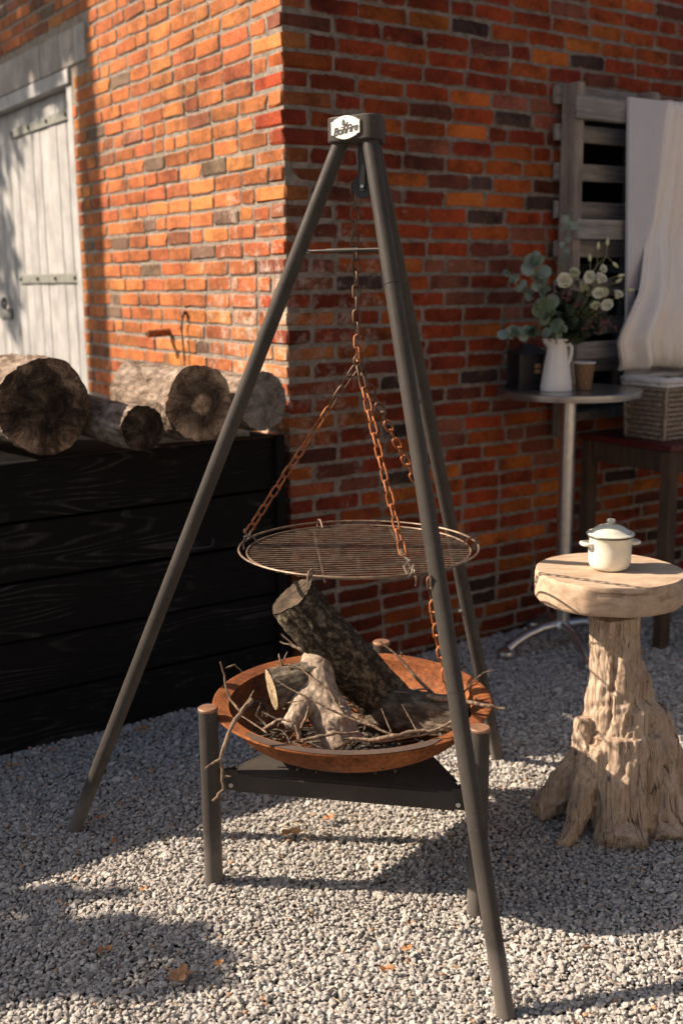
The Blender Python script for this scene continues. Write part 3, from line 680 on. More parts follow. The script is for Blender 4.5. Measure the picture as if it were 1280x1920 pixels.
# ================================================================== black log box and the logs on it
BOX_H = 0.962; BOX_T = 0.03
boxt = thing('log_box', 'tall black charred plank box holding logs beside the brick corner', 'box', WR(-1.2, 0, 0))
def rbox(s0, s1, o0, o1, z0, z1, ch=0.003):
    mb = MB(); mb.box(CORNER+U*((s0+s1)/2)+NR*((o0+o1)/2)+ZUP*((z0+z1)/2), (s1-s0, o1-o0, z1-z0), (U, NR, ZUP), ch); return mb
BX0, BX1 = -2.6, -0.032
edges = [0.0, 0.185, 0.375, 0.57, 0.765, BOX_H]
def plank_obj(p, size, ax, parent, mat):
    mb = MB(); mb.box((0, 0, 0), size, None, 0.004); o = mb.build('plank', mat, parent, 0, local=True)
    o.matrix_local = Matrix.Translation(-origin_of(parent)) @ axes_matrix(*ax, p); return o
for i in range(5):
    z0, z1 = edges[i]+.0045, edges[i+1]-.0045
    o_ = (0.0, -0.004, 0.002, -0.003, 0.001)[i]
    plank_obj(WR((BX0+BX1)/2, o_-BOX_T/2, (z0+z1)/2), (BX1-BX0, BOX_T, z1-z0), (U, NR*-1, ZUP), boxt, 'charred_board')
rbox(-0.072, -0.034, 0.003, 0.028, 0, BOX_H+.004).build('corner_post', 'charred_board', boxt, 0)
rbox(BX0, BX0+0.05, 0.003, 0.028, 0, BOX_H+.004).build('corner_post', 'charred_board', boxt, 0)
def boxside(s): return CORNER+U*s-NR*0.30+ZUP*(BOX_H/2)
for s_ in (BX0+.02, BX1-.018):
    mb = MB(); mb.box(CORNER+U*s_-NR*0.385+ZUP*(BOX_H/2), (0.03, 0.70, BOX_H-.01), (U, NR, ZUP), 0.003); mb.build('side_panel', 'charred_board', boxt, 0)
mb = MB(); mb.box(CORNER+U*((BX0+BX1)/2)-NR*0.735+ZUP*(BOX_H/2), (BX1-BX0-.06, 0.03, BOX_H-.01), (U, NR, ZUP), 0.003); mb.build('back_panel', 'charred_board', boxt, 0)
mb = MB(); mb.box(CORNER+U*((BX0+BX1)/2)-NR*0.375+ZUP*(BOX_H-.03), (BX1-BX0-.08, 0.66, 0.02), (U, NR, ZUP)); mb.build('lid_board', 'black_matte', boxt, 0)
p = at(325, 1012, 3.55)
sH, zH = onR(388, 1025, 0.02)
mb = MB(); mb.tube([WR(sH-.10, -0.01, zH+.005), WR(sH-.05, 0.022, zH), WR(sH, 0.03, zH), WR(sH+.018, 0.03, zH+.004), WR(sH+.02, 0.03, zH+.028)], 0.004, 6); mb.build('hook', 'pulley_black', boxt)

def rough_log(name, label, p0, p1, r0, r1, bark, end, seed, group=None, rough=0.09, nseg=44, nang=84, squash=1.0):
    """p0 is the middle of the end that shows"""
    p0, p1 = Vector(p0), Vector(p1); L = (p1-p0).length
    rot = ZUP.rotation_difference((p1-p0).normalized())
    t = thing(name, label, 'log', p0, group, rot)
    def rr(a, z):
        q = Vector((math.cos(a), math.sin(a), 0)); base = r0+(r1-r0)*z/L
        f = 1+1.1*rough*noise.noise(q*1.1+Vector((seed*9.1, 0, z*2.5)))
        f += rough*0.5*noise.noise(q*5+Vector((0, seed*5.3, z*9)))+rough*0.75*noise.noise(q*9+Vector((0, seed*5.3, z*30)))*noise.noise(q*15+Vector((0, seed*5.3, z*50)))*2
        return base*f
    def ctr(z): return Vector((0.02*noise.noise(Vector((z*3, seed, 0)))-0.02*noise.noise(Vector((0, seed, 0))), 0.02*noise.noise(Vector((z*3, seed, 5)))-0.02*noise.noise(Vector((0, seed, 5))), z))
    mb = MB(); vs, fs = [], []
    for i in range(nseg):
        z = L*i/(nseg-1)
        for k in range(nang):
            a = 2*math.pi*k/nang; r = rr(a, z)
            vs.append(ctr(z)+Vector((r*math.cos(a), r*math.sin(a)*squash, 0)))
    for i in range(nseg-1):
        for k in range(nang):
            l = (k+1) % nang; fs.append((i*nang+k, i*nang+l, (i+1)*nang+l, (i+1)*nang+k))
    mb.add(vs, fs); mb.build('bark', bark, t, 60, local=True)
    for z, sg in ((0.0, -1), (L, 1)):
        mb = MB(); vs = [Vector((0, 0, z+sg*0.003))]; fs = []; NRG = 9
        for j in range(1, NRG+1):
            for k in range(nang):
                a = 2*math.pi*k/nang; r = rr(a, z)*j/NRG*0.985
                x, y = r*math.cos(a), r*math.sin(a)*squash
                vs.append(ctr(z)+Vector((x, y, sg*(0.003+0.0015*noise.noise(Vector((x*38+seed, y*38, 1)))*(1 if j < NRG else 0)))))
        for k in range(nang):
            l = (k+1) % nang; f = (0, 1+k, 1+l); fs.append(f if sg > 0 else f[::-1])
            for j in range(NRG-1):
                f = (1+j*nang+k, 1+(j+1)*nang+k, 1+(j+1)*nang+l, 1+j*nang+l); fs.append(f if sg > 0 else f[::-1])
        mb.add(vs, fs); mb.build('cut_face', end, t, 60, local=True)
    return t
ZL = BOX_H-0.012
BACK = -NR
def log_on_box(label, px, py, Y, r, length, bark, end, seed, dirn=None, squash=1.0, rough=0.09, dz=0.0):
    p = at(px, py, Y); d = (dirn or BACK).normalized()
    rough_log('firewood_log', label, p, p+d*length+ZUP*dz, r, r*0.95, bark, end, seed, 'logs lying on the black box', rough, squash=squash)
log_on_box('largest log on the black box, dark cut end, bark flaking in the sun', 84, 764, 3.45, 0.152, 0.60, 'bark_pale', 'end_dark', 1, V, rough=0.08)
log_on_box('thinnest log on the black box, lying between the two thick logs', 268, 803, 3.46, 0.075, 0.40, 'bark_pale', 'end_dark', 2, Vector((-0.66, 0.75, 0.03)))
log_on_box('pale barked log on the black box with a cross cracked heart', 376, 756, 3.60, 0.124, 0.40, 'bark_pale', 'end_brown', 3, Vector((-0.62, 0.78, 0)))
log_on_box('log with a silvery grey cut end nearest the brick corner', 492, 753, 3.78, 0.100, 0.34, 'bark_pale', 'end_grey', 4, Vector((-0.62, 0.78, 0)))

# ================================================================== tripod
AX = Vector((0.055, 2.69, 0)); Z_BLK0, Z_BLK1 = at(665, 264, 2.66).z, at(665, 217, 2.66).z
FEET = [ground_at(139, 1560), ground_at(948, 1908), ground_at(933, 1425)]
tripod = thing('tripod', 'dark steel tripod standing over the fire bowl with a badge on top', 'tripod', (AX.x, AX.y, 0))
angs = [math.atan2(f.y-AX.y, f.x-AX.x) for f in FEET]
LEG_R = 0.0185
for i, f in enumerate(FEET):
    d = Vector((math.cos(angs[i]), math.sin(angs[i]), 0)); top = AX+d*0.044+ZUP*(Z_BLK0+0.012); foot = f+ZUP*0.002
    P = lambda q: foot.lerp(top, q)
    j1, j2 = (0.345, 0.815)
    mb = MB(); mb.tube([P(1.0), P(j2+.001)], LEG_R, 24); leg = mb.build('leg', 'coated_steel', tripod)
    mb = MB(); mb.tube([P(j2), P(j1+.001)], LEG_R+0.0004, 24); mb.build('tube_section', 'coated_steel', leg)
    mb = MB(); mb.tube([P(j1), P(0.0)], LEG_R+0.0008, 24); mb.build('tube_section', 'coated_steel', leg)
    for jj in (j1, j2):
        mb = MB(); dd = (top-foot).normalized(); mb.tube([P(jj)-dd*.0015, P(jj)+dd*.0015], LEG_R-0.001+0.0022*(jj == j1), 24); mb.build('seam', 'coated_steel', leg)
# top block: rounded triangle with its corners over the legs
poly = []
for a in angs:
    for q in range(-3, 4):
        b = a+q*0.24; c = Vector((math.cos(a), math.sin(a)))*0.054; poly.append((c.x+0.025*math.cos(a+q*0.35), c.y+0.025*math.sin(a+q*0.35)))
poly.sort(key=lambda q: math.atan2(q[1], q[0]))
mb = MB(); n = len(poly)
def ringat(z, k): return [(AX.x+x*k, AX.y+y*k, z) for x, y in poly]
mb.add(ringat(Z_BLK0, 0.97)+ringat(Z_BLK0+.003, 1)+ringat(Z_BLK1-.003, 1)+ringat(Z_BLK1, 0.97), [tuple(reversed(range(n)))]+[(r*n+i, r*n+(i+1) % n, (r+1)*n+(i+1) % n, (r+1)*n+i) for r in range(3) for i in range(n)]+[tuple(range(3*n, 4*n))])
block = mb.build('top_block', 'coated_steel', tripod, 25)
# badge on the face between the left and the front leg
am = (angs[0] % (2*math.pi)+angs[1] % (2*math.pi))/2
fn = Vector((math.cos(am), math.sin(am), 0)); fx = Vector((-fn.y, fn.x, 0))
if fx.x < 0: fx = -fx
a0 = Vector((math.cos(angs[0]), math.sin(angs[0]), 0)); dist = 0.054*a0.dot(fn)+0.025
zc = (Z_BLK0+Z_BLK1)/2+.001
ctr = AX+fn*(dist+0.0006)+ZUP*zc-fx*0.004
w_, h_ = 0.041, 0.021; bp = []
for q in range(9): bp.append((-0.033+0.066*q/8, -h_-0.0085*math.sin(math.pi*q/8)+0.0035))
bp += [(0.0345, -h_+.006), (w_, -h_+.0065), (w_, h_-.0065), (0.0345, h_-.006)]
for q in range(9): bp.append((0.033-0.066*q/8, h_+0.0085*math.sin(math.pi*q/8)-0.0035))
bp += [(-0.0345, h_-.006), (-w_, h_-.0065), (-w_, -h_+.0065), (-0.0345, -h_+.006)]
mb = MB(); mb.prism(bp, 0.0, 0.0045, (fx, ZUP, fn), ctr); badge = mb.build('badge', 'plate_silver', block, 0, label='silver badge with a flame and black lettering')
mb = MB(); mb.prism([(x*0.93, y*0.91) for x, y in bp], 0.0, 0.0010, (fx, ZUP, fn), ctr+fn*0.0046)
fc = bpy.data.curves.new('lettering', 'FONT'); fc.body = 'BonFire'; fc.size = 0.0245; fc.align_x = 'CENTER'; fc.align_y = 'CENTER'; fc.extrude = 0.0006; fc.shear = 0.35; fc.offset = 0.00035; fc.space_character = 0.92
to = bpy.data.objects.new('lettering_curve', fc); COL.objects.link(to)
bpy.context.view_layer.update()
lme = bpy.data.meshes.new_from_object(to.evaluated_get(bpy.context.evaluated_depsgraph_get())); bpy.data.objects.remove(to)
lme.name = 'lettering'; lme.materials.clear(); lme.materials.append(MAT['plate_print'])
lo = place('lettering', lme, None, block, axes_matrix(fx, ZUP, fn, ctr+fn*0.0052-ZUP*0.0055) @ Matrix.Rotation(0.13, 4, 'Z'))
mb = MB()                                                # flame and flourish above the lettering
def stroke(pts, wds):
    L_, R_ = [], []
    for i, (x, y) in enumerate(pts):
        x0, y0 = pts[max(0, i-1)]; x1, y1 = pts[min(len(pts)-1, i+1)]; dx, dy = x1-x0, y1-y0; l = math.hypot(dx, dy) or 1
        L_.append((x-dy/l*wds[i], y+dx/l*wds[i])); R_.append((x+dy/l*wds[i], y-dx/l*wds[i]))
    for i in range(len(pts)-1):
        mb.prism([L_[i], R_[i], R_[i+1], L_[i+1]][::-1], 0, 0.0012, (fx, ZUP, fn), ctr+fn*0.0047)
stroke([(-0.013, 0.001), (-0.004, 0.0005), (0.003, 0.004), (0.008, 0.012)], [0.0004, 0.0012, 0.0014, 0.0004])
stroke([(-0.006, 0.0045), (-0.0075, 0.009), (-0.006, 0.0135), (-0.0045, 0.018)], [0.0004, 0.0009, 0.0009, 0.0003])
stroke([(-0.002, 0.0045), (-0.0005, 0.009), (-0.0025, 0.0135), (-0.0045, 0.018)], [0.0004, 0.0009, 0.0009, 0.0003])
stroke([(-0.004, 0.0045), (-0.0042, 0.0085)], [0.0010, 0.0003])
mb.build('flame_mark', 'plate_print', block, 0)
# spreader: three rods between the legs
zs = at(660, 469, 2.66).z
def leg_at(i, z):
    d = Vector((math.cos(angs[i]), math.sin(angs[i]), 0)); top = AX+d*0.044+ZUP*(Z_BLK0+0.012); q = (z-FEET[i].z)/(top.z-FEET[i].z); return FEET[i].lerp(top, q)
for i in range(3):
    a, b = leg_at(i, zs), leg_at((i+1) % 3, zs)
    mb = MB(); mb.tube([a, a.lerp(b, .3), a.lerp(b, .34), a.lerp(b, .66), a.lerp(b, .7), b], [.0028, .0028, .0045, .0045, .0028, .0028], 8); mb.build('spreader_rod', 'coated_steel', tripod)
    o_ = Vector((math.cos(angs[i]), math.sin(angs[i]), 0)); mb = MB(); q = a-o_*0.016; mb.tube([q, q-o_*0.012], .006, 8); mb.build('bolt', 'bolt_zinc', tripod)
# pulley
pc = at(681, 350, 2.69)
rx = Vector((0.966, -0.258, 0))
mb = MB(); mb.box(Vector((pc.x, pc.y, (Z_BLK0+pc.z)/2))-rx.cross(ZUP)*0.011, (0.030, 0.003, Z_BLK0-pc.z+0.03), (rx, rx.cross(ZUP), ZUP)); mb.build('pulley_bracket', 'pulley_black', tripod, 0)
mb = MB(); mb.box(Vector((pc.x, pc.y, (Z_BLK0+pc.z)/2))+rx.cross(ZUP)*0.011, (0.012, 0.003, Z_BLK0-pc.z+0.02), (rx, rx.cross(ZUP), ZUP)); mb.build('pulley_bracket', 'pulley_black', tripod, 0)
yx = rx.cross(ZUP)
pw = MB(); vs_, N_ = [], 24
prof = [(0.004, -0.008), (0.026, -0.008), (0.026, -0.006), (0.0205, -0.0015), (0.0205, 0.0015), (0.026, 0.006), (0.026, 0.008), (0.004, 0.008)]
pw.lathe(prof, (0, 0, 0), 28); po = pw.build('pulley_wheel', 'pulley_black', tripod, 30, local=True)
po.matrix_local = Matrix.Translation(-origin_of(tripod)) @ axes_matrix(rx, ZUP, yx*1.0, pc)
mb = MB(); mb.tube([pc-yx*0.014, pc+yx*0.014], 0.004, 8); mb.build('pulley_axle', 'bolt_zinc', tripod)
# hook on the front leg that holds the end of the hoisting chain
fl = leg_at(1, 0.79)
hp = at(810, 1092, fl.y+0.01)
mb = MB(); 
o_ = -Vector((1, -0.2, 0)).normalized()
pth = [fl+Vector((0, .004, 0.0)), hp+Vector((0.012, 0, -0.022)), hp+Vector((0.002, 0, -0.018)), hp+Vector((-0.004, 0, -0.004)), hp+Vector((-0.004, 0, 0.012))]
mb.tube(pth, 0.0035, 8); mb.build('chain_hook', 'grill_wire', tripod)
for zz, sd in ((0.55, 1), (1.2, 1)):
    q = leg_at(2, zz)
    mb = MB(); mb.tube([q-Vector((.018, .004, 0)), q-Vector((.027, .006, 0))], .005, 8); mb.build('bolt', 'bolt_zinc', tripod)

# ------------------------------------------------------------------ chains
def link_mesh(pitch=0.0315, w=0.0085, r=0.0027):
    mb = MB(); pts = []; h = pitch/2-w+r*0.9
    for k in range(7): a = math.pi*k/6; pts.append((w*math.cos(a), 0, h+w*math.sin(a)))
    for k in range(7): a = math.pi+math.pi*k/6; pts.append((w*math.cos(a), 0, -h+w*math.sin(a)))
    mb.tube(pts, r, 6, closed=True); return mb
LINK_R = link_mesh().mesh('link', 60); LINK_R.materials.append(MAT['chain_rust'])
LINK_D = link_mesh().mesh('link', 60); LINK_D.materials.append(MAT['chain_dull'])
def chain(label, pts, dull=0, ph=0.0, name='chain', pitch=0.0305):
    pts = [Vector(p) for p in pts]; t = thing(name, label, 'chain', pts[-1], 'rusty chains of the tripod')
    seg = [(pts[i], pts[i+1], (pts[i+1]-pts[i]).length) for i in range(len(pts)-1)]; tot = sum(q[2] for q in seg)
    n = max(2, round(tot/pitch)); stp = tot/n; rch = random.Random(len(label))
    for k in range(n):
        d = (k+0.5)*stp; i = 0
        while i < len(seg)-1 and d > seg[i][2]: d -= seg[i][2]; i += 1
        a, b, l = seg[i]; p = a.lerp(b, d/l); z = (a-b).normalized()
        x = Vector((1, 0, 0)); x = (x-z*x.dot(z)).normalized(); y = z.cross(x)
        an = ph+(k % 2)*math.pi/2+rch.uniform(-.22, .22); X = x*math.cos(an)+y*math.sin(an); Y = z.cross(X)
        place('link', LINK_D if k < dull else LINK_R, None, t, axes_matrix(X, Y, z, p+Vector((rch.uniform(-.0007, .0007), 0, 0))) @ Matrix.Diagonal((1, 1, stp/0.0315, 1)))
    return t
pt = pc-rx*0.0215
KNOT = at(671, 676, 2.69)
chain('straight hoisting chain hanging from the pulley down to the ring', [pt+Vector((0, 0, 0.012)), Vector((pt.x, pt.y, 1.62)), KNOT], dull=12, ph=0.25)
GZ = at(676, 1024, 2.69).z; GC = Vector((0.042, 2.69, GZ)); GR = 0.300
def gpt(a, r=GR, z=0.0): return GC+Vector((r*math.cos(a), r*math.sin(a), z))
GA = [math.radians(164), math.radians(-69), math.radians(48)]
ENDS = [at(463, 1000, gpt(GA[0]).y), at(756, 1040, gpt(GA[1], 0.26).y), gpt(GA[2], GR, 0.035)]
kn = thing('chain_ring', 'small steel ring joining the four chains above the grill', 'ring', KNOT)
mb = MB(); mb.ring(KNOT, 0.013, 0.003, 16, 6, Vector((0.8, .6, 0)), ZUP); mb.build('ring', 'chain_dull', kn)
for i, lb_ in enumerate(('slanting chain from the ring to the grill edge near the black box', 'orange rusty chain hanging in front of the grill beside the front leg', 'dark chain going from the ring to the grill edge behind the front leg')):
    chain(lb_, [KNOT-ZUP*0.008+(ENDS[i]-KNOT)*0.012, ENDS[i]], dull=(4, 2, 6)[i], ph=(0.5, 0.9, 0.2)[i])
q1 = at(806, 1082, hp.y+.004); q2 = at(818, 1190, hp.y+.03); q3 = at(834, 1262, hp.y+0.05); q4 = at(842, 1300, hp.y+.05)
chain('loose rusty chain end hanging from the hook on the front leg', [q1, q2, q3, q4], dull=2, ph=0.6)
rr_ = pc+rx*0.0215
chain('hoisting chain running down from the pulley behind the front leg', [rr_+ZUP*.008, at(734, 480, 2.68), at(757, 640, 2.67), at(803, 950, 2.60), hp+Vector((0.012, .02, 0.01))], dull=40, ph=0.1)

# ------------------------------------------------------------------ grill
grill = thing('grill_grate', 'round rusty wire grill hanging from the three chains', 'grill', GC)
for r_, z_, w_ in ((GR, 0.0, 0.0027), (GR-0.020, -0.008, 0.0024), ):
    mb = MB(); mb.ring(GC+ZUP*z_, r_, w_, 72, 6); mb.build('rim_ring', 'grill_wire', grill)
ba = math.radians(4); bx, by = Vector((math.cos(ba), math.sin(ba), 0)), Vector((-math.sin(ba), math.cos(ba), 0))
nb = 27
for i in range(nb):
    y = -GR*0.905+1.81*GR*i/(nb-1); R_ = GR-0.019; hl = math.sqrt(max(0, R_*R_-y*y))
    mb = MB(); c = GC+by*y-ZUP*0.0115; mb.tube([c-bx*hl, c+bx*hl], 0.0016, 6); mb.build('bar', 'grill_wire', grill)
for xo in (-0.10, 0.11):
    mb = MB(); hl = math.sqrt(GR*GR-xo*xo)-.008; c = GC+bx*xo-ZUP*0.0158; mb.tube([c-by*hl, c+by*hl], 0.0026, 6); mb.build('cross_bar', 'grill_wire', grill)
for a in (-1.97, GA[1]+.05, 1.93, 0.12, GA[0], GA[2]):
    o_ = Vector((math.cos(a), math.sin(a), 0)); mb = MB()
    mb.tube([gpt(a, GR-.034, -.008), gpt(a, GR-.018, .010), gpt(a, GR+.002, .009), gpt(a, GR+.009, -.004), gpt(a, GR+.008, -.026)], 0.0026, 6); mb.build('edge_hook', 'grill_wire', grill)
for i in (0, 1, 2):
    e = ENDS[i]; g_ = gpt(GA[i], GR+.001, 0.002); m_ = (e+g_)/2
    mb = MB(); mb.tube([e+ZUP*.012+Vector((-.006, 0, 0)), e+ZUP*.004+Vector((-.007, 0, 0)), e-ZUP*.004, e+(g_-e)*.35+Vector((.010, 0, .002)), e+(g_-e)*.6+Vector((-.006, 0, 0)), g_-ZUP*.006, g_+Vector((.008, 0, .004)), g_+Vector((.012, 0, .022))], 0.0024, 6)
    mb.build('s_hook', 'bare_wire', grill)

# ================================================================== fire bowl and its stand
POSTS = [Vector((-0.333, 2.553, 0)), Vector((0.318, 2.415, 0)), Vector((0.112, 3.048, 0))]
POST_H, POST_R = 0.470, 0.0235
stand = thing('fire_bowl_stand', 'low dark steel stand with three round posts under the fire bowl', 'stand', (0.03, 2.67, 0))
cen = sum(POSTS, Vector())/3
for p in POSTS:
    mb = MB(); mb.tube([p, p+ZUP*POST_H], POST_R, 28); po = mb.build('post', 'coated_steel', stand)
    mb = MB(); mb.lathe([(POST_R+.0005, 0), (POST_R+.0015, .001), (POST_R+.0015, .006), (POST_R-.001, .0085), (0.004, .0095)], p+ZUP*(POST_H+.0005), 28); mb.build('cap', 'post_cap', po)
TP_Z, FL_H = 0.302, 0.050
def inner(p, k): d = (cen-p).normalized(); return p+d*k
tri_ = [inner(p, 0.045) for p in POSTS]
mb = MB(); out = []
for i in range(3):
    a, b = tri_[i], tri_[(i+1) % 3]; d = (b-a).normalized(); out += [a+d*0.02, b-d*0.02]
n = len(out)
hole = [cen+(o-cen)*0.42 for o in out]
vs = [o+ZUP*TP_Z for o in out]+[h+ZUP*(TP_Z+0.012) for h in hole]+[o+ZUP*(TP_Z-.003) for o in out]+[h+ZUP*(TP_Z+.009) for h in hole]
fs = []
for i in range(n):
    j = (i+1) % n; fs += [(i, j, n+j, n+i), (2*n+i, 3*n+i, 3*n+j, 2*n+j), (n+i, n+j, 3*n+j, 3*n+i), (i, 2*n+i, 2*n+j, j)]
mb.add(vs, fs); plate = mb.build('plate', 'coated_steel', stand, 20)
for i in range(3):
    a, b = tri_[i], tri_[(i+1) % 3]; d = (b-a).normalized(); nn = Vector((d.y, -d.x, 0))
    if nn.dot((a+b)/2-cen) < 0: nn = -nn
    m_ = (a+b)/2; L = (b-a).length-0.04
    mb = MB(); mb.box(m_+nn*0.0025+ZUP*(TP_Z-FL_H/2-.001), (L, 0.004, FL_H), (d, nn, ZUP), 0.001); mb.build('flange', 'coated_steel', stand, 0)
    mb = MB(); mb.box(m_+nn*0.008+ZUP*(TP_Z-.0045), (L-.08, 0.010, 0.003), (d, nn, ZUP)); mb.build('flange_lip', 'coated_steel', stand, 0)
    for e, sg in ((a, 1), (b, -1)):
        mb = MB(); q = e+d*sg*0.008+nn*.002+ZUP*(TP_Z-.02); mb.box(q-d*sg*0.012, (0.06, 0.006, 0.055), (d, nn, ZUP), .001); mb.build('bracket', 'coated_steel', stand, 0)
        q = e+d*sg*0.010+nn*.005+ZUP*(TP_Z-.032); mb = MB(); mb.tube([q, q+nn*.006], .0065, 6); mb.build('bolt', 'bolt_zinc', stand)
BC = Vector((0.022, 2.685, 0)); BR, BZ = 0.358, 0.447
bowl = thing('fire_bowl', 'wide shallow rusty steel fire bowl filled with wood', 'fire bowl', (BC.x, BC.y, 0.31))
prof_o, prof_i = [], []
RI = 0.318; DEP = 0.128
for q in range(15):
    a = q/14; r = RI*math.sin(a*math.pi/2*1.0); z = BZ-.004-DEP*(math.cos(a*math.pi/2))**0.9
    prof_o.append((max(r, .001), z-0.003)); prof_i.append((max(r-.001, .001), z+.001))
outer = prof_o+[(RI+.012, BZ-.006), (BR-.004, BZ-.004), (BR, BZ-.001), (BR, BZ+.002), (BR-.004, BZ+.003)]
inner_ = [(RI+.012, BZ+.0005), (RI+.003, BZ-.003)]+prof_i[::-1]
mb = MB(); mb.lathe(outer, (BC.x, BC.y, 0), 96, False)
n0 = len(outer)-1
mb2 = MB(); mb2.lathe([outer[-1]]+inner_, (BC.x, BC.y, 0), 96, False)
mb.build('shell', 'rust', bowl, 50); mb2.build('rim_and_lining', 'rust', bowl, 50)
mb = MB(); vs, fs = [], []; NA = 40                       # scorched arc on the rim towards the yard
for i in range(NA):
    a = math.radians(222+85*i/(NA-1)); k = 0.5+0.5*min(1, 4*math.sin(math.pi*i/(NA-1)))
    for r_, z_ in ((RI+.010, BZ+.0022), (RI+.010+(BR-RI-.0105)*k, BZ+.0044)):
        vs.append((BC.x+r_*math.cos(a), BC.y+r_*math.sin(a), z_))
for i in range(NA-1): fs.append((2*i, 2*i+1, 2*i+3, 2*i+2))
mb.add(vs, fs); mb.build('scorch_mark', 'scorched_rust', bowl, 50, label='soot darkened front of the bowl rim')
mb = MB(); mb.lathe([(0.001, BZ-DEP+.014), (0.08, BZ-DEP+.014), (0.12, BZ-DEP+.018), (0.13, BZ-DEP+.019)], (BC.x, BC.y, 0), 40, False, lambda a, z: 1+.1*math.sin(3*a)+.06*math.sin(7*a)); mb.build('ash', 'ash_dark', bowl, 60)
rk = random.Random(21); mb = MB()
for k in range(300):
    a = rk.uniform(0, 2*math.pi); rr_ = 0.27*math.sqrt(rk.random()); x, y = BC.x+rr_*math.cos(a), BC.y+rr_*math.sin(a)
    zf = BZ-.004-DEP*math.cos(math.asin(min(1, rr_/RI)))**0.9; b = rk.uniform(0, 2*math.pi); L = rk.uniform(.03, .10)
    d = Vector((math.cos(b), math.sin(b), rk.uniform(-.05, .25))); p = Vector((x, y, zf+rk.uniform(.006, .035))); r0 = rk.uniform(.0014, .0034)
    e0, e1 = p-d*L/2, p+d*L/2
    if max(math.hypot(e[0]-BC.x, e[1]-BC.y) for e in (e0, e1)) > .30: continue
    mb.tube([e0, p+Vector((rk.uniform(-.004, .004), rk.uniform(-.004, .004), rk.uniform(0, .005))), e1], [r0, r0*1.1, r0*.7], 5)
kd = mb.build('kindling', 'bark_ash', None, 60); tag(kd, 'litter of broken kindling twigs strewn in the fire bowl', 'kindling', kind='stuff')

# ------------------------------------------------------------------ firewood in the bowl
top_ = at(549, 1119, 2.655); low_ = at(742, 1340, 2.745)
rough_log('firewood_log', 'thick dark mossy log leaning out of the fire bowl', top_, low_, 0.060, 0.074, 'bark_dark', 'end_weathered', 12, 'wood in the fire bowl', 0.15, 70, 80)
rough_log('firewood_log', 'short grey brown log lying at the foot of the leaning log', at(866, 1346, 2.60), at(702, 1322, 2.72), 0.047, 0.062, 'bark_ash', 'end_brown', 9, 'wood in the fire bowl', 0.14, 40, 60)
def limb_mesh(tubes, voxel=0.006, disp=0.004, seed=0, smooth=2, wob=0.25):
    mb = MB()
    for pts, rad in tubes:
        P2, R2 = [], []
        for i in range(len(pts)-1):
            for q in range(4):
                P2.append(Vector(pts[i]).lerp(Vector(pts[i+1]), q/4)); R2.append(rad[i]+(rad[i+1]-rad[i])*q/4)
        P2.append(Vector(pts[-1])); R2.append(rad[-1]); mb.tube(P2, R2, 14, wob=wob, seed=seed+len(P2))
    me = mb.mesh('limb', 0); o = bpy.data.objects.new('limb_tmp', me); COL.objects.link(o)
    m = o.modifiers.new('r', 'REMESH'); m.mode = 'VOXEL'; m.voxel_size = voxel
    s_ = o.modifiers.new('s', 'SMOOTH'); s_.iterations = smooth; s_.factor = 0.5
    bpy.context.view_layer.update()
    out = bpy.data.meshes.new_from_object(o.evaluated_get(bpy.context.evaluated_depsgraph_get()))
    bpy.data.objects.remove(o)
    return out
def finish_limb(me, name, mat, parent, fn):
    off = origin_of(parent)
    nrm = [v.normal.copy() for v in me.vertices]
    for v, nn in zip(me.vertices, nrm): v.co = v.co+nn*fn(v.co, nn)-off
    me.polygons.foreach_set('use_smooth', [True]*len(me.polygons)); me.update(); me.materials.clear(); me.materials.append(MAT[mat]); me.name = name
    o = bpy.data.objects.new(name, me); COL.objects.link(o); o.parent = parent; return o
A = lambda l: [at(*q) for q in l]
fk = thing('forked_log', 'pale grey forked log standing in the fire bowl under the dark log', 'log', at(610, 1385, 2.55), 'wood in the fire bowl')
me = limb_mesh([(A([(602, 1220, 2.67), (594, 1250, 2.64), (592, 1282, 2.60), (602, 1314, 2.57), (624, 1350, 2.545), (646, 1398, 2.52)]), [.036, .046, .050, .050, .052, .052]),
                (A([(584, 1296, 2.58), (566, 1322, 2.54), (553, 1346, 2.515), (541, 1366, 2.50)]), [.036, .032, .025, .027]),
                (A([(600, 1262, 2.62), (578, 1256, 2.63)]), [.04, .034]),
                (A([(634, 1340, 2.52), (650, 1344, 2.495)]), [.026, .015])], 0.0042, seed=3, wob=0.05, smooth=5)
finish_limb(me, 'wood', 'bark_forked', fk, lambda p, n: 0.0035*noise.noise(p*10)-0.0022*(1-min(1, 3*abs(noise.noise(Vector((p.x*45+p.z*8, p.y*45, p.z*9))))))+0.0009*noise.noise(p*150))
rough_log('split_log', 'short stub log whose pale cut face looks towards the black box', at(511, 1292, 2.575), at(600, 1268, 2.615), 0.050, 0.040, 'bark_ash', 'heartwood_end', 6, 'wood in the fire bowl', 0.12, 24, 48)

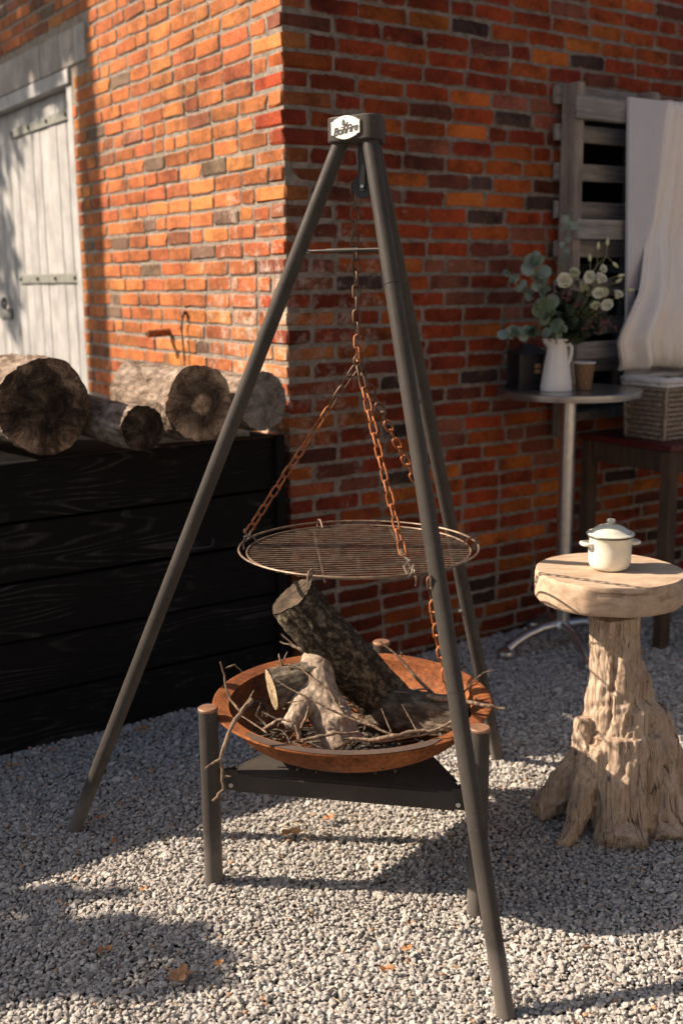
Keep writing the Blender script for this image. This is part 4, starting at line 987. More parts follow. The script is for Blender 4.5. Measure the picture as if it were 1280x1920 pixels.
def twig(label, polys, r=0.004, mat='twig_bark', name='twig'):
    main = A(polys[0][0]); t = thing(name, label, 'twig', main[-1], 'twigs in the fire bowl'); rt = random.Random(len(label)*7)
    for k, (pl, rk) in enumerate(polys):
        pts = A(pl); P2, R2 = [], []
        for i in range(len(pts)-1):
            for q in range(3):
                u = q/3; p = pts[i].lerp(pts[i+1], u)
                if q: p = p+Vector((rt.uniform(-1, 1), rt.uniform(-1, 1), rt.uniform(-1, 1)))*rk*0.45
                P2.append(p)
        P2.append(pts[-1]); m = len(P2)
        R2 = [rk*0.78*(0.65+0.5*i/(m-1))*rt.uniform(.85, 1.18) for i in range(m)]
        mb = MB(); mb.tube(P2, R2, 7, wob=.12, seed=k); mb.build('stem' if k == 0 else 'side_shoot', mat, t, 60)
    return t
twig('crooked twig hanging over the bowl rim beside the near post', [([(399, 1502, 2.36), (419, 1480, 2.36), (417, 1455, 2.365), (413, 1425, 2.37), (424, 1390, 2.37), (437, 1358, 2.38), (454, 1332, 2.40), (472, 1312, 2.45)], .0062), ([(384, 1442, 2.345), (398, 1432, 2.36), (412, 1424, 2.37)], .004), ([(434, 1456, 2.36), (420, 1455, 2.365)], .0036)])
twig('thin bent twig rising over the bowl rim near the black box', [([(413, 1241, 2.56), (421, 1265, 2.56), (424, 1290, 2.55), (432, 1312, 2.54), (448, 1332, 2.52)], .0036), ([(454, 1260, 2.58), (440, 1246, 2.57), (424, 1253, 2.56)], .0024)])
twig('long thin grey twig slanting across the pale forked log', [([(508, 1270, 2.50), (550, 1295, 2.485), (600, 1320, 2.47), (640, 1340, 2.46), (705, 1363, 2.44)], .0034), ([(570, 1312, 2.49), (540, 1318, 2.50)], .002)])
twig('knobbly twig lying over the top of the forked log', [([(541, 1246, 2.585), (563, 1251, 2.575), (590, 1275, 2.545), (618, 1297, 2.525), (634, 1324, 2.505), (646, 1345, 2.485)], .0040), ([(548, 1262, 2.575), (541, 1248, 2.585)], .0026), ([(636, 1306, 2.51), (637, 1322, 2.505)], .0024)])
twig('short smooth twig along the front of the bowl', [([(672, 1372, 2.43), (630, 1374, 2.42), (600, 1380, 2.41), (566, 1389, 2.40)], .0052)])
twig('pair of broken twigs poking out behind the forked log', [([(527, 1188, 2.80), (548, 1208, 2.79), (574, 1228, 2.77)], .0042), ([(525, 1203, 2.80), (550, 1213, 2.79), (580, 1222, 2.77)], .0042)])
twig('straight twig leaning on the far side of the dark log', [([(711, 1202, 2.80), (745, 1230, 2.78), (775, 1265, 2.76), (812, 1302, 2.73)], .0050), ([(752, 1222, 2.775), (753, 1232, 2.775)], .003)])
twig('upright twig standing beside the front tripod leg', [([(831, 1236, 2.68), (837, 1275, 2.66), (842, 1312, 2.64)], .0042)])
twig('thick pale stick sticking out past the bowl rim', [([(946, 1329, 2.52), (905, 1322, 2.54), (860, 1314, 2.57), (800, 1304, 2.62)], .0078)])
twig('thin dark twig bending over the far rim by the back leg', [([(927, 1256, 2.84), (905, 1262, 2.82), (880, 1285, 2.76), (862, 1305, 2.70)], .0032)])
twig('fallen twig lying on the dark log near its foot', [([(738, 1296, 2.66), (765, 1299, 2.66), (784, 1308, 2.66)], .0034)])
twig('pale twig lying along the front rim beside the front leg', [([(852, 1350, 2.44), (818, 1368, 2.42), (780, 1372, 2.42), (735, 1380, 2.41), (690, 1388, 2.41)], .0062)])
twig('dark twig pile stick in front of the dark log', [([(830, 1368, 2.42), (770, 1380, 2.42), (716, 1388, 2.41), (640, 1384, 2.42)], .0052), ([(740, 1378, 2.42), (700, 1362, 2.44), (660, 1340, 2.47)], .0046)])
twig('slim upright splinter in front of the dark log', [([(714, 1328, 2.47), (724, 1350, 2.455), (733, 1372, 2.44)], .0022)])
twig('slim leaning splinter nearer the front tripod leg', [([(753, 1320, 2.47), (770, 1350, 2.455), (786, 1378, 2.43)], .0022)])
twig('short twig crossing under the fork of the pale log', [([(548, 1352, 2.47), (520, 1350, 2.48), (494, 1368, 2.48)], .0050)])
twig('small brown twig standing between the fork legs', [([(578, 1325, 2.50), (574, 1345, 2.48), (565, 1365, 2.46)], .0046), ([(548, 1345, 2.48), (556, 1365, 2.47), (560, 1385, 2.46)], .0044)])
twig('thin loose twigs behind the hanging twig in the bowl', [([(476, 1295, 2.55), (462, 1318, 2.53), (450, 1335, 2.5)], .003), ([(488, 1318, 2.54), (480, 1340, 2.52), (500, 1362, 2.5)], .003), ([(452, 1342, 2.50), (480, 1360, 2.47), (500, 1374, 2.45)], .0032)])
twig('little snapped twig ends on top of the split log', [([(523, 1226, 2.62), (526, 1240, 2.60), (530, 1255, 2.60)], .0036), ([(539, 1222, 2.62), (532, 1238, 2.61)], .0022)])

# ================================================================== root stool and the pot
SC = Vector((0.722, 2.885, 0)); SZ1 = at(1150, 1068, 2.885).z; SZ0 = SZ1-0.078
stool = thing('root_stool', 'pale driftwood root stool with a thick round slab top', 'stool', SC)
S = lambda px, py, Y: at(px, py, Y)
G0 = ground_at
tubes = [([S(1150, 1150, 2.885), S(1154, 1230, 2.885), S(1160, 1290, 2.885), S(1166, 1350, 2.885), S(1170, 1450, 2.88), S(1172, 1530, 2.88)], [.072, .072, .086, .110, .120, .080]),
         ([S(1110, 1415, 2.87), S(1068, 1460, 2.86), G0(1026, 1508, .045), G0(1002, 1522, .032)], [.058, .050, .042, .032]),
         ([S(1120, 1400, 2.82), S(1098, 1470, 2.79), G0(1075, 1550, .03), G0(1052, 1588, .004)], [.05, .044, .032, .016]),
         ([S(1160, 1380, 2.83), S(1158, 1470, 2.80), G0(1162, 1550, .03), G0(1164, 1596, -.01)], [.075, .080, .076, .074]),
         ([S(1205, 1380, 2.85), S(1226, 1460, 2.83), G0(1246, 1540, .03), G0(1254, 1580, -.01)], [.06, .064, .058, .052]),
         ([S(1215, 1340, 2.90), S(1250, 1430, 2.93), S(1280, 1500, 2.95), G0(1320, 1500, .03)], [.06, .06, .055, .04]),
         ([S(1150, 1400, 2.95), S(1130, 1450, 3.02), G0(1120, 1480, .03)], [.06, .06, .05]),
         ([S(1092, 1345, 2.85), S(1090, 1385, 2.84), S(1092, 1450, 2.84)], [.020, .032, .036])]
me = limb_mesh(tubes, 0.0036, smooth=6)
def stool_disp(p, n):
    side = 1-abs(n.z)*0.8; w = 0.015*noise.noise(p*4)
    q = Vector((p.x+w, p.y+w, p.z))
    f1 = min(1, abs(noise.noise(Vector((q.x*17, q.y*17, q.z*0.9+2))))*3.2); f2 = min(1, abs(noise.noise(Vector((q.x*48, q.y*48, q.z*2.2))))*3.0)
    f3 = abs(noise.noise(Vector((q.x*120, q.y*120, q.z*6))))
    chip = noise.noise(Vector((q.x*19, q.y*19, q.z*7+7))); chip = -0.006*min(1, max(0, (chip-.16)/.012))
    return (-0.010*(1-f1)**1.6-0.0055*(1-f2)**1.4+0.003*f3+chip)*side+0.004*noise.noise(p*13)+.002
finish_limb(me, 'root', 'root_wood', stool, stool_disp)
mb = MB(); SR = 0.198; vs, fs = [], []; NA = 96
def slab_r(a):
    r = SR*(1+0.035*noise.noise(Vector((math.cos(a)*1.4, math.sin(a)*1.4, 4)))+.012*noise.noise(Vector((math.cos(a)*6, math.sin(a)*6, 2))))
    f = math.cos(a-math.radians(258)); 
    if f > 0: r = min(r, SR*0.955/max(f, .5))
    return r
lev = [(0.0, .90), (0.004, .965), (0.012, .992), (0.03, 1.0), (0.055, 1.0), (0.5, None)]
th = SZ1-SZ0
hs = [0.0, 0.004, 0.010, 0.025, 0.045, 0.06, th-.012, th-.004, th]
ks = [.97, .988, .996, 1.0, 1.0, 1.0, 1.0, .992, .975]
for h, k in zip(hs, ks):
    for i in range(NA):
        a = 2*math.pi*i/NA; r = slab_r(a)*k
        # a ragged split in the edge that faces the yard
        aa = (a-math.radians(266)); cut = 0.0
        if abs(aa) < 0.42 and 0.035 < h < th-.008: cut = 0.020*max(0, 1-abs(aa)/.42)*(0.6+.8*noise.noise(Vector((a*9, 0, 0)))) if h == 0.06 else 0
        vs.append((SC.x+(r-max(0, cut))*math.cos(a), SC.y+(r-max(0, cut))*math.sin(a), SZ0+h+(0.004*noise.noise(Vector((a*6, 1, 0))) if h == 0.06 else 0)))
m = len(hs)
for j in range(1, 8):                                    # top surface rings
    for i in range(NA):
        a = 2*math.pi*i/NA; r = slab_r(a)*.975*(1-j/8); vs.append((SC.x+r*math.cos(a), SC.y+r*math.sin(a), SZ1+0.0016*noise.noise(Vector((r*40*math.cos(a), r*40*math.sin(a), 3)))))
for j in range(m+6):
    for i in range(NA):
        l = (i+1) % NA; fs.append((j*NA+i, j*NA+l, (j+1)*NA+l, (j+1)*NA+i))
fs.append(tuple((m+6)*NA+i for i in range(NA))); fs.append(tuple(reversed(range(NA))))
mb.add(vs, fs); mb.build('slab', 'slab_wood', stool, 40)

PB = at(1144, 1058, 2.885); PB = Vector((PB.x, 2.90, SZ1+.002))
pot = thing('enamel_pot', 'small cream enamel cooking pot with lid standing on the root stool', 'pot', PB)
pr, ph_ = 0.0575, 0.088
prof = [(0.001, 0), (pr*.80, 0), (pr*.90, .004), (pr*.965, .014), (pr, .030), (pr*1.005, .055), (pr, ph_-.004), (pr+.003, ph_), (pr+.003, ph_+.002), (pr-.002, ph_+.001), (pr-.003, .03), (pr*.8, .004), (.001, .003)]
mb = MB(); mb.lathe(prof, PB, 64, False); mb.build('body', 'enamel_cream', pot, 50)
mb = MB(); mb.ring(PB+ZUP*(ph_+.0035), pr+.0035, .0028, 64, 8); mb.build('rim', 'enamel_rim', pot, 60)
mb = MB(); mb.lathe([(pr+.005, ph_+.005), (pr+.0065, ph_+.008), (pr+.004, ph_+.0105), (pr*.93, ph_+.011), (pr*.80, ph_+.019), (pr*.60, ph_+.0265), (pr*.35, ph_+.031), (.001, ph_+.033)], PB, 64, False); lid = mb.build('lid', 'enamel_sage', pot, 50)
mb = MB(); mb.lathe([(.006, ph_+.030), (.006, ph_+.036), (.011, ph_+.038), (.0125, ph_+.042), (.010, ph_+.0465), (.001, ph_+.048)], PB, 24, False); mb.build('knob', 'enamel_sage', lid, 50)
for sg in (-1, 1):
    hx = Vector((math.cos(0.12), math.sin(.12), 0))*sg; hy = Vector((-hx.y, hx.x, 0)); b0 = PB+ZUP*0.070
    mb = MB(); mb.tube([b0+hx*(pr-.004)+hy*.017, b0+hx*(pr+.012)+hy*.017, b0+hx*(pr+.020)+hy*.011, b0+hx*(pr+.022), b0+hx*(pr+.020)-hy*.011, b0+hx*(pr+.012)-hy*.017, b0+hx*(pr-.004)-hy*.017], .0055, 8); mb.build('handle', 'enamel_cream', pot, 60)

# ================================================================== bistro table and what stands on it
TC = Vector((0.905, 4.36, 0)); TZ = at(1068, 729, 4.36).z; TR = 0.283
table = thing('bistro_table', 'round aluminium bistro table with one column by the shaded wall', 'table', TC)
mb = MB(); mb.lathe([(.001, TZ-.010), (TR-.02, TZ-.010), (TR-.006, TZ-.028), (TR-.001, TZ-.027), (TR, TZ-.022), (TR, TZ-.003), (TR-.003, TZ), (TR-.012, TZ-.0005), (.001, TZ-.0008)], TC, 72, False); mb.build('top', 'table_steel', table, 40)
mb = MB(); mb.tube([TC+ZUP*.10, TC+ZUP*(TZ-.012)], .031, 32); mb.build('column', 'aluminium', table)
mb = MB(); mb.lathe([(.05, TZ-.02), (.10, TZ-.013), (.001, TZ-.012)], TC, 32, False); mb.build('top_plate', 'aluminium', table)
mb = MB(); mb.lathe([(.001, .082), (.030, .084), (.045, .092), (.045, .112), (.034, .128), (.031, .130)], TC, 32, False); mb.build('hub', 'aluminium', table)
for a in (206, 283, 26, 103):
    d = Vector((math.cos(math.radians(a)), math.sin(math.radians(a)), 0)); P_ = [TC+d*.03+ZUP*.105, TC+d*.10+ZUP*.103, TC+d*.17+ZUP*.085, TC+d*.225+ZUP*.062, TC+d*.262+ZUP*.038]
    mb = MB(); mb.tube(P_, [.024, .021, .019, .018, .020], 12); lg = mb.build('leg', 'aluminium', table, 60)
    mb = MB(); mb.lathe([(.001, .012), (.038, .012), (.040, .020), (.036, .034), (.018, .046), (.001, .048)], TC+d*.275, 24, False); mb.build('foot', 'aluminium', lg, 40)

# jug
JB = at(1042, 722, 4.30); JB = Vector((JB.x, 4.30, TZ))
jug = thing('enamel_jug', 'tall white enamel jug holding the flowers on the bistro table', 'jug', JB)
kx = 4.30/F_PX
jp = [(29, 0), (29.5, 4), (28.5, 14), (25.5, 36), (21.5, 60), (18.5, 78), (18, 86), (20, 95), (19, 95), (17, 86), (17.5, 78), (20.5, 60), (27.5, 12), (.5, 4)]
mb = MB(); mb.lathe([(.001, .0005)]+[(r*kx, z*kx*1.01+.0006) for r, z in jp], JB, 48, False, lambda a, z: 1+(0.45*max(0, math.cos(a-math.pi))**6 if z > 85*kx else 0)); mb.build('body', 'ceramic_white', jug, 50)
hx = Vector((0.85, -0.53, 0)); hp_ = [(16, 82), (24, 87), (28, 80), (27, 66), (24, 54), (21, 46), (22, 42)]
mb = MB(); mb.tube([JB+hx*(x*kx)+ZUP*(z*kx) for x, z in hp_], [.006, .007, .007, .0065, .006, .0055, .005], 8); mb.build('handle', 'ceramic_white', jug, 60)
mb = MB(); c = JB-Vector((0, 1, 0))*29*kx*.93+Vector((-.012, .004, 0)); mb.box(c+ZUP*.006, (.008, .004, .010), None, .0015); mb.build('chip', 'pulley_black', jug, 0)
# paper cup
CB = Vector((at(1094, 722, 4.33).x, 4.33, TZ)); cup = thing('paper_cup', 'brown ripple paper cup with diamond print beside the jug', 'cup', CB)
k2 = 4.33/F_PX; ch_ = 50*k2
mb = MB(); mb.lathe([(.001, .001), (13.5*k2, .001), (19*k2, ch_), (18.3*k2, ch_), (13*k2, .004), (.001, .004)], CB, 36, False); mb.build('sleeve', 'cup_paper', cup, 50)
mb = MB(); mb.ring(CB+ZUP*ch_, 19.2*k2, .003, 36, 8); mb.build('rim', 'cup_white', cup, 60)
mb = MB()
for q in range(12):
    for sg in (-1, 1):
        pts = []
        for i in range(9):
            u = i/8; a = 2*math.pi*q/12+sg*u*math.pi/3; r = (13.5+5.5*u)*k2+.0004; pts.append(CB+Vector((r*math.cos(a), r*math.sin(a), .001+u*(ch_-.003))))
        mb.tube(pts, .0009, 4)
mb.build('diamond_print', 'cup_print', cup, 0)
# lantern
LB = Vector((at(986, 722, 4.42).x, 4.42, TZ)); lan = thing('lantern', 'small black metal lantern standing beside the jug', 'lantern', LB)
lx, ly = Vector((0.96, 0.28, 0)), Vector((-0.28, .96, 0)); w_, h_ = 0.058, 0.125
mb = MB(); mb.box(LB+ZUP*.006, (2*w_+.012, 2*w_+.012, .012), (lx, ly, ZUP), .002); mb.build('base', 'lantern_black', lan, 0)
mb = MB(); mb.box(LB+ZUP*(h_/2+.0121), (2*w_-.022, 2*w_-.022, h_-.001), (lx, ly, ZUP)); mb.build('body', 'lantern_black', lan, 0)
for i in (-1, 1):
    for j in (-1, 1):
        mb = MB(); mb.box(LB+lx*(w_*i*.92)+ly*(w_*j*.92)+ZUP*(h_/2+.0122), (.012, .012, h_), (lx, ly, ZUP), .001); mb.build('corner_post', 'lantern_black', lan, 0)
mb = MB(); mb.add([LB+lx*(w_+.01)*i+ly*(w_+.01)*j+ZUP*(h_+.0125) for i, j in ((-1, -1), (1, -1), (1, 1), (-1, 1))]+[LB+lx*.018*i+ly*.018*j+ZUP*(h_+.048) for i, j in ((-1, -1), (1, -1), (1, 1), (-1, 1))], [(3, 2, 1, 0), (4, 5, 6, 7)]+[(i, (i+1) % 4, 4+(i+1) % 4, 4+i) for i in range(4)]); mb.build('roof', 'lantern_black', lan, 0)
for (qx, qz) in ((0.024, 0.090), (0.024, 0.068)):
    mb = MB(); mb.box(LB+lx*qx-ly*(w_-.0100)+ZUP*qz, (.024, .004, .016), (lx, ly, ZUP)); mb.build('pane', 'lantern_pane', lan, 0)

# bouquet
bq = thing('bouquet', 'loose bouquet of cream roses, eucalyptus and berries in the white jug', 'flowers', JB+ZUP*(90*kx))
ORG = JB+ZUP*(80*kx)
def disc_leaf(r, cup_=0.15, asp=1.0):
    mb = MB(); n = 10
    ctr_ = [(0, 0, 0)]; rim = [(r*asp*math.cos(2*math.pi*i/n), r+r*math.sin(2*math.pi*i/n), cup_*r*(1+.3*math.cos(4*math.pi*i/n))) for i in range(n)]
    mb.add([(0, r, 0)]+rim, [(0, 1+i, 1+(i+1) % n) for i in range(n)]); return mb
LEAFE = disc_leaf(.021).mesh('leaf', 60); LEAFE.materials.append(MAT['eucalyptus'])
LEAFG = disc_leaf(.023).mesh('leaf', 60); LEAFG.materials.append(MAT['eucalyptus_green'])
LEAFD = disc_leaf(.026, .1, .5).mesh('leaf', 60); LEAFD.materials.append(MAT['dark_leaf'])
rb = random.Random(77)
def sprig(name, pts, meshes, n, spread=0.9, sc=(0.8, 1.2), matstem='stem_green'):
    pts = [Vector(p) for p in pts]; mb = MB(); mb.tube(pts, .0022, 5); o = mb.build(name, matstem, bq, 60)
    for k in range(n):
        u = (k+.6)/n*(len(pts)-1)*0.75+(len(pts)-1)*.25; i = min(int(u), len(pts)-2); p = pts[i].lerp(pts[i+1], u-i); t_ = (pts[i+1]-pts[i]).normalized()
        a = k*2.4+rb.uniform(-.4, .4); side = Vector((math.cos(a), -abs(math.sin(a))*.8, math.sin(a*1.3)*.7)); y = (side*spread+t_*.5).normalized()
        z = (Vector((rb.uniform(-.5, .5), -1, rb.uniform(-.1, .7)))); z = (z-y*z.dot(y)).normalized(); x = y.cross(z); sz_ = rb.uniform(*sc)
        place('leaf', rb.choice(meshes), None, o, axes_matrix(x*sz_, y*sz_, z*sz_, p))
    return o
sprig('eucalyptus_sprig', [ORG, at(1020, 560, 4.28), at(1005, 520, 4.26), at(998, 485, 4.26)], [LEAFE], 14, sc=(.9, 1.45))
sprig('eucalyptus_sprig', [ORG, at(1000, 560, 4.30), at(970, 535, 4.30), at(948, 508, 4.30)], [LEAFE], 11, sc=(.7, 1.0))
sprig('eucalyptus_sprig', [ORG, at(1010, 620, 4.22), at(980, 620, 4.22), at(950, 625, 4.22)], [LEAFE, LEAFG], 13, sc=(.9, 1.3))
sprig('eucalyptus_sprig', [ORG, at(1030, 610, 4.20), at(1022, 590, 4.20), at(1020, 575, 4.20)], [LEAFG], 7, sc=(1.0, 1.4))
sprig('eucalyptus_sprig', [ORG, at(1052, 500, 4.36), at(1062, 440, 4.38), at(1068, 395, 4.38)], [LEAFE], 12, sc=(.5, .95))
sprig('eucalyptus_sprig', [ORG, at(1040, 628, 4.18), at(1050, 620, 4.16), at(1056, 612, 4.15)], [LEAFE, LEAFG], 5, sc=(.5, .8))
for (px, py, Y) in ((1060, 560, 4.32), (1080, 580, 4.30), (1100, 570, 4.33), (1070, 610, 4.28), (1120, 600, 4.33), (1090, 540, 4.36), (1045, 575, 4.3), (1130, 560, 4.36), (1110, 620, 4.3), (1050, 540, 4.34), (1085, 600, 4.24), (1060, 590, 4.22)):
    sprig('foliage_sprig', [ORG, ORG.lerp(at(px, py, Y), .6), at(px, py, Y)], [LEAFD], 15, sc=(.7, 1.3))
def rose(px, py, Y, r, mat='petal', tilt=None):
    c = at(px, py, Y); d = (tilt or Vector((rb.uniform(-.6, .6), -0.7, rb.uniform(.0, .9)))).normalized()
    x = d.cross(Vector((.3, .2, 1))).normalized(); y = d.cross(x); mb = MB()
    for lay_, (n, rad, h, op) in enumerate(((3, .22, .80, .15), (4, .42, .82, .3), (5, .66, .78, .45), (6, .90, .62, .6))):
        for k in range(n):
            a0_ = 2*math.pi*(k+lay_*.37)/n; wd = 2*math.pi/n*1.25
            def f(u, v, a0_=a0_, wd=wd, rad=rad, h=h, op=op):
                a = a0_+(u-.5)*wd*(0.35+.65*math.sin(math.pi*min(1, v*.5+.25))); rr_ = r*(.10+(rad-.1)*v**.8)*(1+.10*op*(1-(2*u-1)**2)*v); zz = r*(h*1.5*math.sin(v*1.75)-.45+.05*math.sin(u*9+lay_))
                return c+x*(rr_*math.cos(a))+y*(rr_*math.sin(a))+d*zz
            mb.grid(f, 6, 6)
    mb.lathe([(.001, -.6*r), (.4*r, -.3*r), (.5*r, .1*r), (.38*r, .55*r), (.001, .72*r)], c-d*r*.05, 10, False)
    o = mb.build('rose', mat, bq, 80)
    mb = MB(); mb.tube([ORG, ORG.lerp(c, .6)+Vector((0, .02, 0)), c-d*r*.4], .0018, 5); mb.build('stem', 'stem_green', o, 60)
for (px, py, r, m_) in ((1057, 527, .036, 'petal'), (1075, 513, .026, 'petal_green'), (1091, 540, .027, 'petal_green'), (1107, 520, .030, 'petal'), (1124, 524, .029, 'petal'), (1128, 505, .021, 'petal'), (1122, 552, .030, 'petal'), (1138, 574, .030, 'petal'), (1116, 575, .024, 'petal_green'), (1157, 554, .024, 'petal'), (1132, 548, .022, 'petal_green')):
    rose(px, py, 4.22+.06*rb.random(), r*.88, m_)
for (pts) in ([(1120, 530), (1145, 521), (1162, 517)], [(1128, 535), (1150, 532), (1158, 527)], [(1140, 545), (1160, 546), (1180, 544)], [(1110, 510), (1125, 490), (1136, 480), (1152, 496)], [(1118, 498), (1120, 480), (1121, 462)], [(1136, 480), (1138, 455)], [(1106, 505), (1105, 485)]):
    P_ = [at(x, y, 4.27) for x, y in pts]; mb = MB(); mb.tube([ORG]+P_, .0016, 5); o = mb.build('bud_stem', 'stem_green', bq, 60)
    e = P_[-1]; d = (P_[-1]-P_[-2]).normalized(); mb = MB(); mb.tube([e-d*.012, e-d*.004, e+d*.006, e+d*.018], [.002, .007, .007, .0015], 8); mb.build('bud', 'petal_green', o, 60)
mb = MB()
for (cx, cy, n, w) in ((1128, 605, 46, 22), (1060, 552, 26, 16), (1082, 570, 16, 12), (1100, 610, 18, 14)):
    for k in range(n):
        p = at(cx+rb.gauss(0, w*.5), cy+rb.gauss(0, w*.5), 4.22+rb.gauss(0, .02)); q = .0036*rb.uniform(.7, 1.3)
        mb.lathe([(.0005, -q), (q*.8, -q*.6), (q, 0), (q*.8, q*.6), (.0005, q)], p, 7, False)
o = mb.build('berries', 'berry', bq, 60); o['kind'] = 'stuff'

# ================================================================== pallet, board, cloth, basket and bench by the shaded wall
BS0 = 1.42; BO0, BO1 = 0.07, 0.55
BZT = at(1250, 826, 4.43).z-0.003                       # top of the bench
bench = thing('side_bench', 'brown wooden bench with a dark red top under the basket', 'bench', WR(1.9, .3, 0))
rbox(BS0, 2.9, BO0-.01, BO1+.01, BZT-.026, BZT-.001, .003).build('top', 'red_paint', bench, 0)
rbox(BS0+.02, BS0+.045, BO0+.05, BO1-.045, BZT-.115, BZT-.0265, .002).build('apron', 'bench_wood', bench, 0)
rbox(BS0+.075, 2.85, BO1-.035, BO1-.01, BZT-.115, BZT-.0265, .002).build('apron', 'bench_wood', bench, 0)
for s_ in (BS0+.012, 2.80):
    for o_ in (BO0, BO1-.05): rbox(s_, s_+.055, o_, o_+.05, 0, BZT-.0268, .003).build('leg', 'bench_wood', bench, 0)

pal = thing('wooden_pallet', 'weathered grey wooden pallet standing upright against the shaded wall', 'pallet', WR(1.75, .08, BZT))
def pbox(name, pxl, pxr, pyt, pyb, o0, o1, mat, s_right=None, z0=None):
    om = (o0+o1)/2; sl, zt = onR(pxl, pyt, o1); zb = onR(pxl, pyb, o1)[1] if z0 is None else z0; sr = onR(pxr, pyt, o1)[0] if s_right is None else s_right
    c = WR((sl+sr)/2, om, (zt+zb)/2); w, h = sr-sl, zt-zb; mb = MB(); mb.box((0, 0, 0), (w, o1-o0, h), None, .004)
    rp = random.Random(int(pxl+pyt)); mb.v = [(x+rp.uniform(-.002, .002), y+rp.uniform(-.001, .001), z+rp.uniform(-.0025, .0025)) for x, y, z in mb.v]
    o = mb.build(name, mat, pal, 0, local=True); o.matrix_local = Matrix.Translation(-origin_of(pal)) @ axes_matrix(U, -NR, ZUP, c); return o
SR_ = onR(1236, 170, .04)[0]
pbox('stringer', 1084, 1099, 152, 0, 0.038, 0.128, 'weathered_brown', z0=BZT+.002)
pbox('stringer', 1224, 1236, 172, 0, 0.038, 0.128, 'weathered_brown', z0=BZT+.002)
for (a, b) in ((158, 194), (230, 263), (303, 336), (376, 409), (450, 482), (524, 556), (598, 630), (670, 702)): pbox('back_slat', 1044, 1236, a, b, 0.010, 0.036, 'weathered_slat', s_right=SR_+.02)
for (a, b) in ((178, 222), (410, 448), (642, 674)): pbox('front_slat', 1083, 1236, a, b, 0.130, 0.152, 'weathered_slat', s_right=SR_)

# white board leaning on the pallet
sB, zB = onR(1176, 182, .162); zb2 = BZT+.0
brd = thing('white_board', 'plain pale grey board leaning on the pallet beside the cream cloth', 'board', WR(sB, .19, BZT))
def bpt(s, o, z): return WR(s, o, z)
lean = 0.05
mb = MB(); sR = sB+0.62
sBb = onR(1178, 640, .162+lean)[0]
c8 = []
for o_ in (0.0, 0.014):
    c8 += [WR(sB, .156+o_, zB), WR(sR, .156+o_, zB), WR(sR, .156+lean+o_, BZT+.003), WR(sBb-.0, .156+lean+o_, BZT+.003)]
mb.add(c8, [(0, 1, 2, 3), (7, 6, 5, 4), (0, 4, 5, 1), (1, 5, 6, 2), (2, 6, 7, 3), (3, 7, 4, 0)]); mb.build('panel', 'board_white', brd, 0)
s1, z1 = onR(1195, 545, .225); s2, z2 = onR(1216, 580, .225)
mb = MB(); mb.box(WR((s1+s2)/2, .2135, (z1+z2)/2), (s2-s1, .006, z1-z2), (U, NR, ZUP), .001); mb.build('dark_patch', 'pulley_black', brd, 0)

# cloth
clo = thing('draped_cloth', 'cream cloth hanging in soft folds over the board into the basket', 'cloth', WR(1.9, .3, BZT))
EDGE = [(186, 1256), (215, 1252), (300, 1240), (400, 1226), (480, 1212), (550, 1194), (600, 1174), (625, 1166), (645, 1163), (670, 1170), (694, 1180)]
def edge_x(y):
    for (a, xa), (b, xb) in zip(EDGE, EDGE[1:]):
        if y <= b: return xa+(xb-xa)*(y-a)/(b-a)
    return EDGE[-1][1]
def cl(u, v):
    y = 186+(697-186)*v; x0 = edge_x(y); off = 0.19+0.02*v+0.10*max(0, v-.45)/.55
    s0, z = onR(x0, y, off); s1_ = sB+.72
    gat = 1.0-0.55*math.sin(min(1, max(0, (v-.55)/.45))*math.pi)*0
    s = s0+(s1_-s0)*u
    w = 0.25+0.75*v; ph = u*62+1.2*math.sin(v*3+u*5)
    nz = lambda a, b, c: noise.noise(Vector((a, b, c)))
    fold = 0.085*w*nz(u*15+.4*v, v*0.7+3, 1.7)+0.026*w*nz(u*38+4, v*1.2, 9)+0.008*nz(u*22, v*7, 4)
    bel = 0.035*math.sin(math.pi*min(1, max(0, (v-.5)/.5)))**1.5
    roll = -0.03*max(0, 1-v/.05)**2-0.03*max(0, (v-.95)/.05)**2-0.02*max(0, 1-u/.03)
    sag = 0.012*math.sin(u*9)*v
    return WR(s, off+fold+bel+roll, z+sag)
mb = MB(); mb.grid(cl, 300, 90); cm = mb.build('sheet', 'cloth_cream', clo, 180)
sm = cm.modifiers.new('thickness', 'SOLIDIFY'); sm.thickness = 0.003

# wicker basket
bk = thing('wicker_basket', 'square grey wicker basket with a white liner on the red bench', 'basket', WR(1.65, .36, BZT))
kS0, kS1, kO0, kO1 = BS0+.065, BS0+.44, 0.262, 0.468; kH = at(1250, 722, 4.43).z-BZT
def rect_pt(u, h, out=0.0):                             # around the basket, u in 0..4, flaring upwards
    f = .010*h/kH; a0, a1, b0, b1 = kS0-f-out+.008, kS1+f+out-.008, kO0-f-out+.008, kO1+f+out-.008
    i = int(u) % 4; q = u-int(u)
    s, o_ = [(a0+(a1-a0)*q, b1), (a1, b1+(b0-b1)*q), (a1+(a0-a1)*q, b0), (a0, b0+(b1-b0)*q)][i]
    return WR(s, o_, BZT+.004+h)
mb = MB(); NW = 12; nst = (16, 9, 16, 9)
us = [i+(k+.5)/nst[i] for i in range(4) for k in range(nst[i])]
for r_ in range(NW):
    h = .004+(kH-.008)*r_/(NW-1); pts = []
    for k, u in enumerate(us):
        sg = 1 if (k+r_) % 2 else -1; pts.append(rect_pt(u, h, .007*sg))
    mb.tube(pts, kH/NW*.46, 5, closed=True)
o = mb.build('weave', 'wicker', bk, 80); o['kind'] = 'stuff'
mb = MB()
for u in us: mb.tube([rect_pt(u, .0), rect_pt(u, kH)], .0028, 5)
o = mb.build('stakes', 'wicker', bk, 80); o['kind'] = 'stuff'
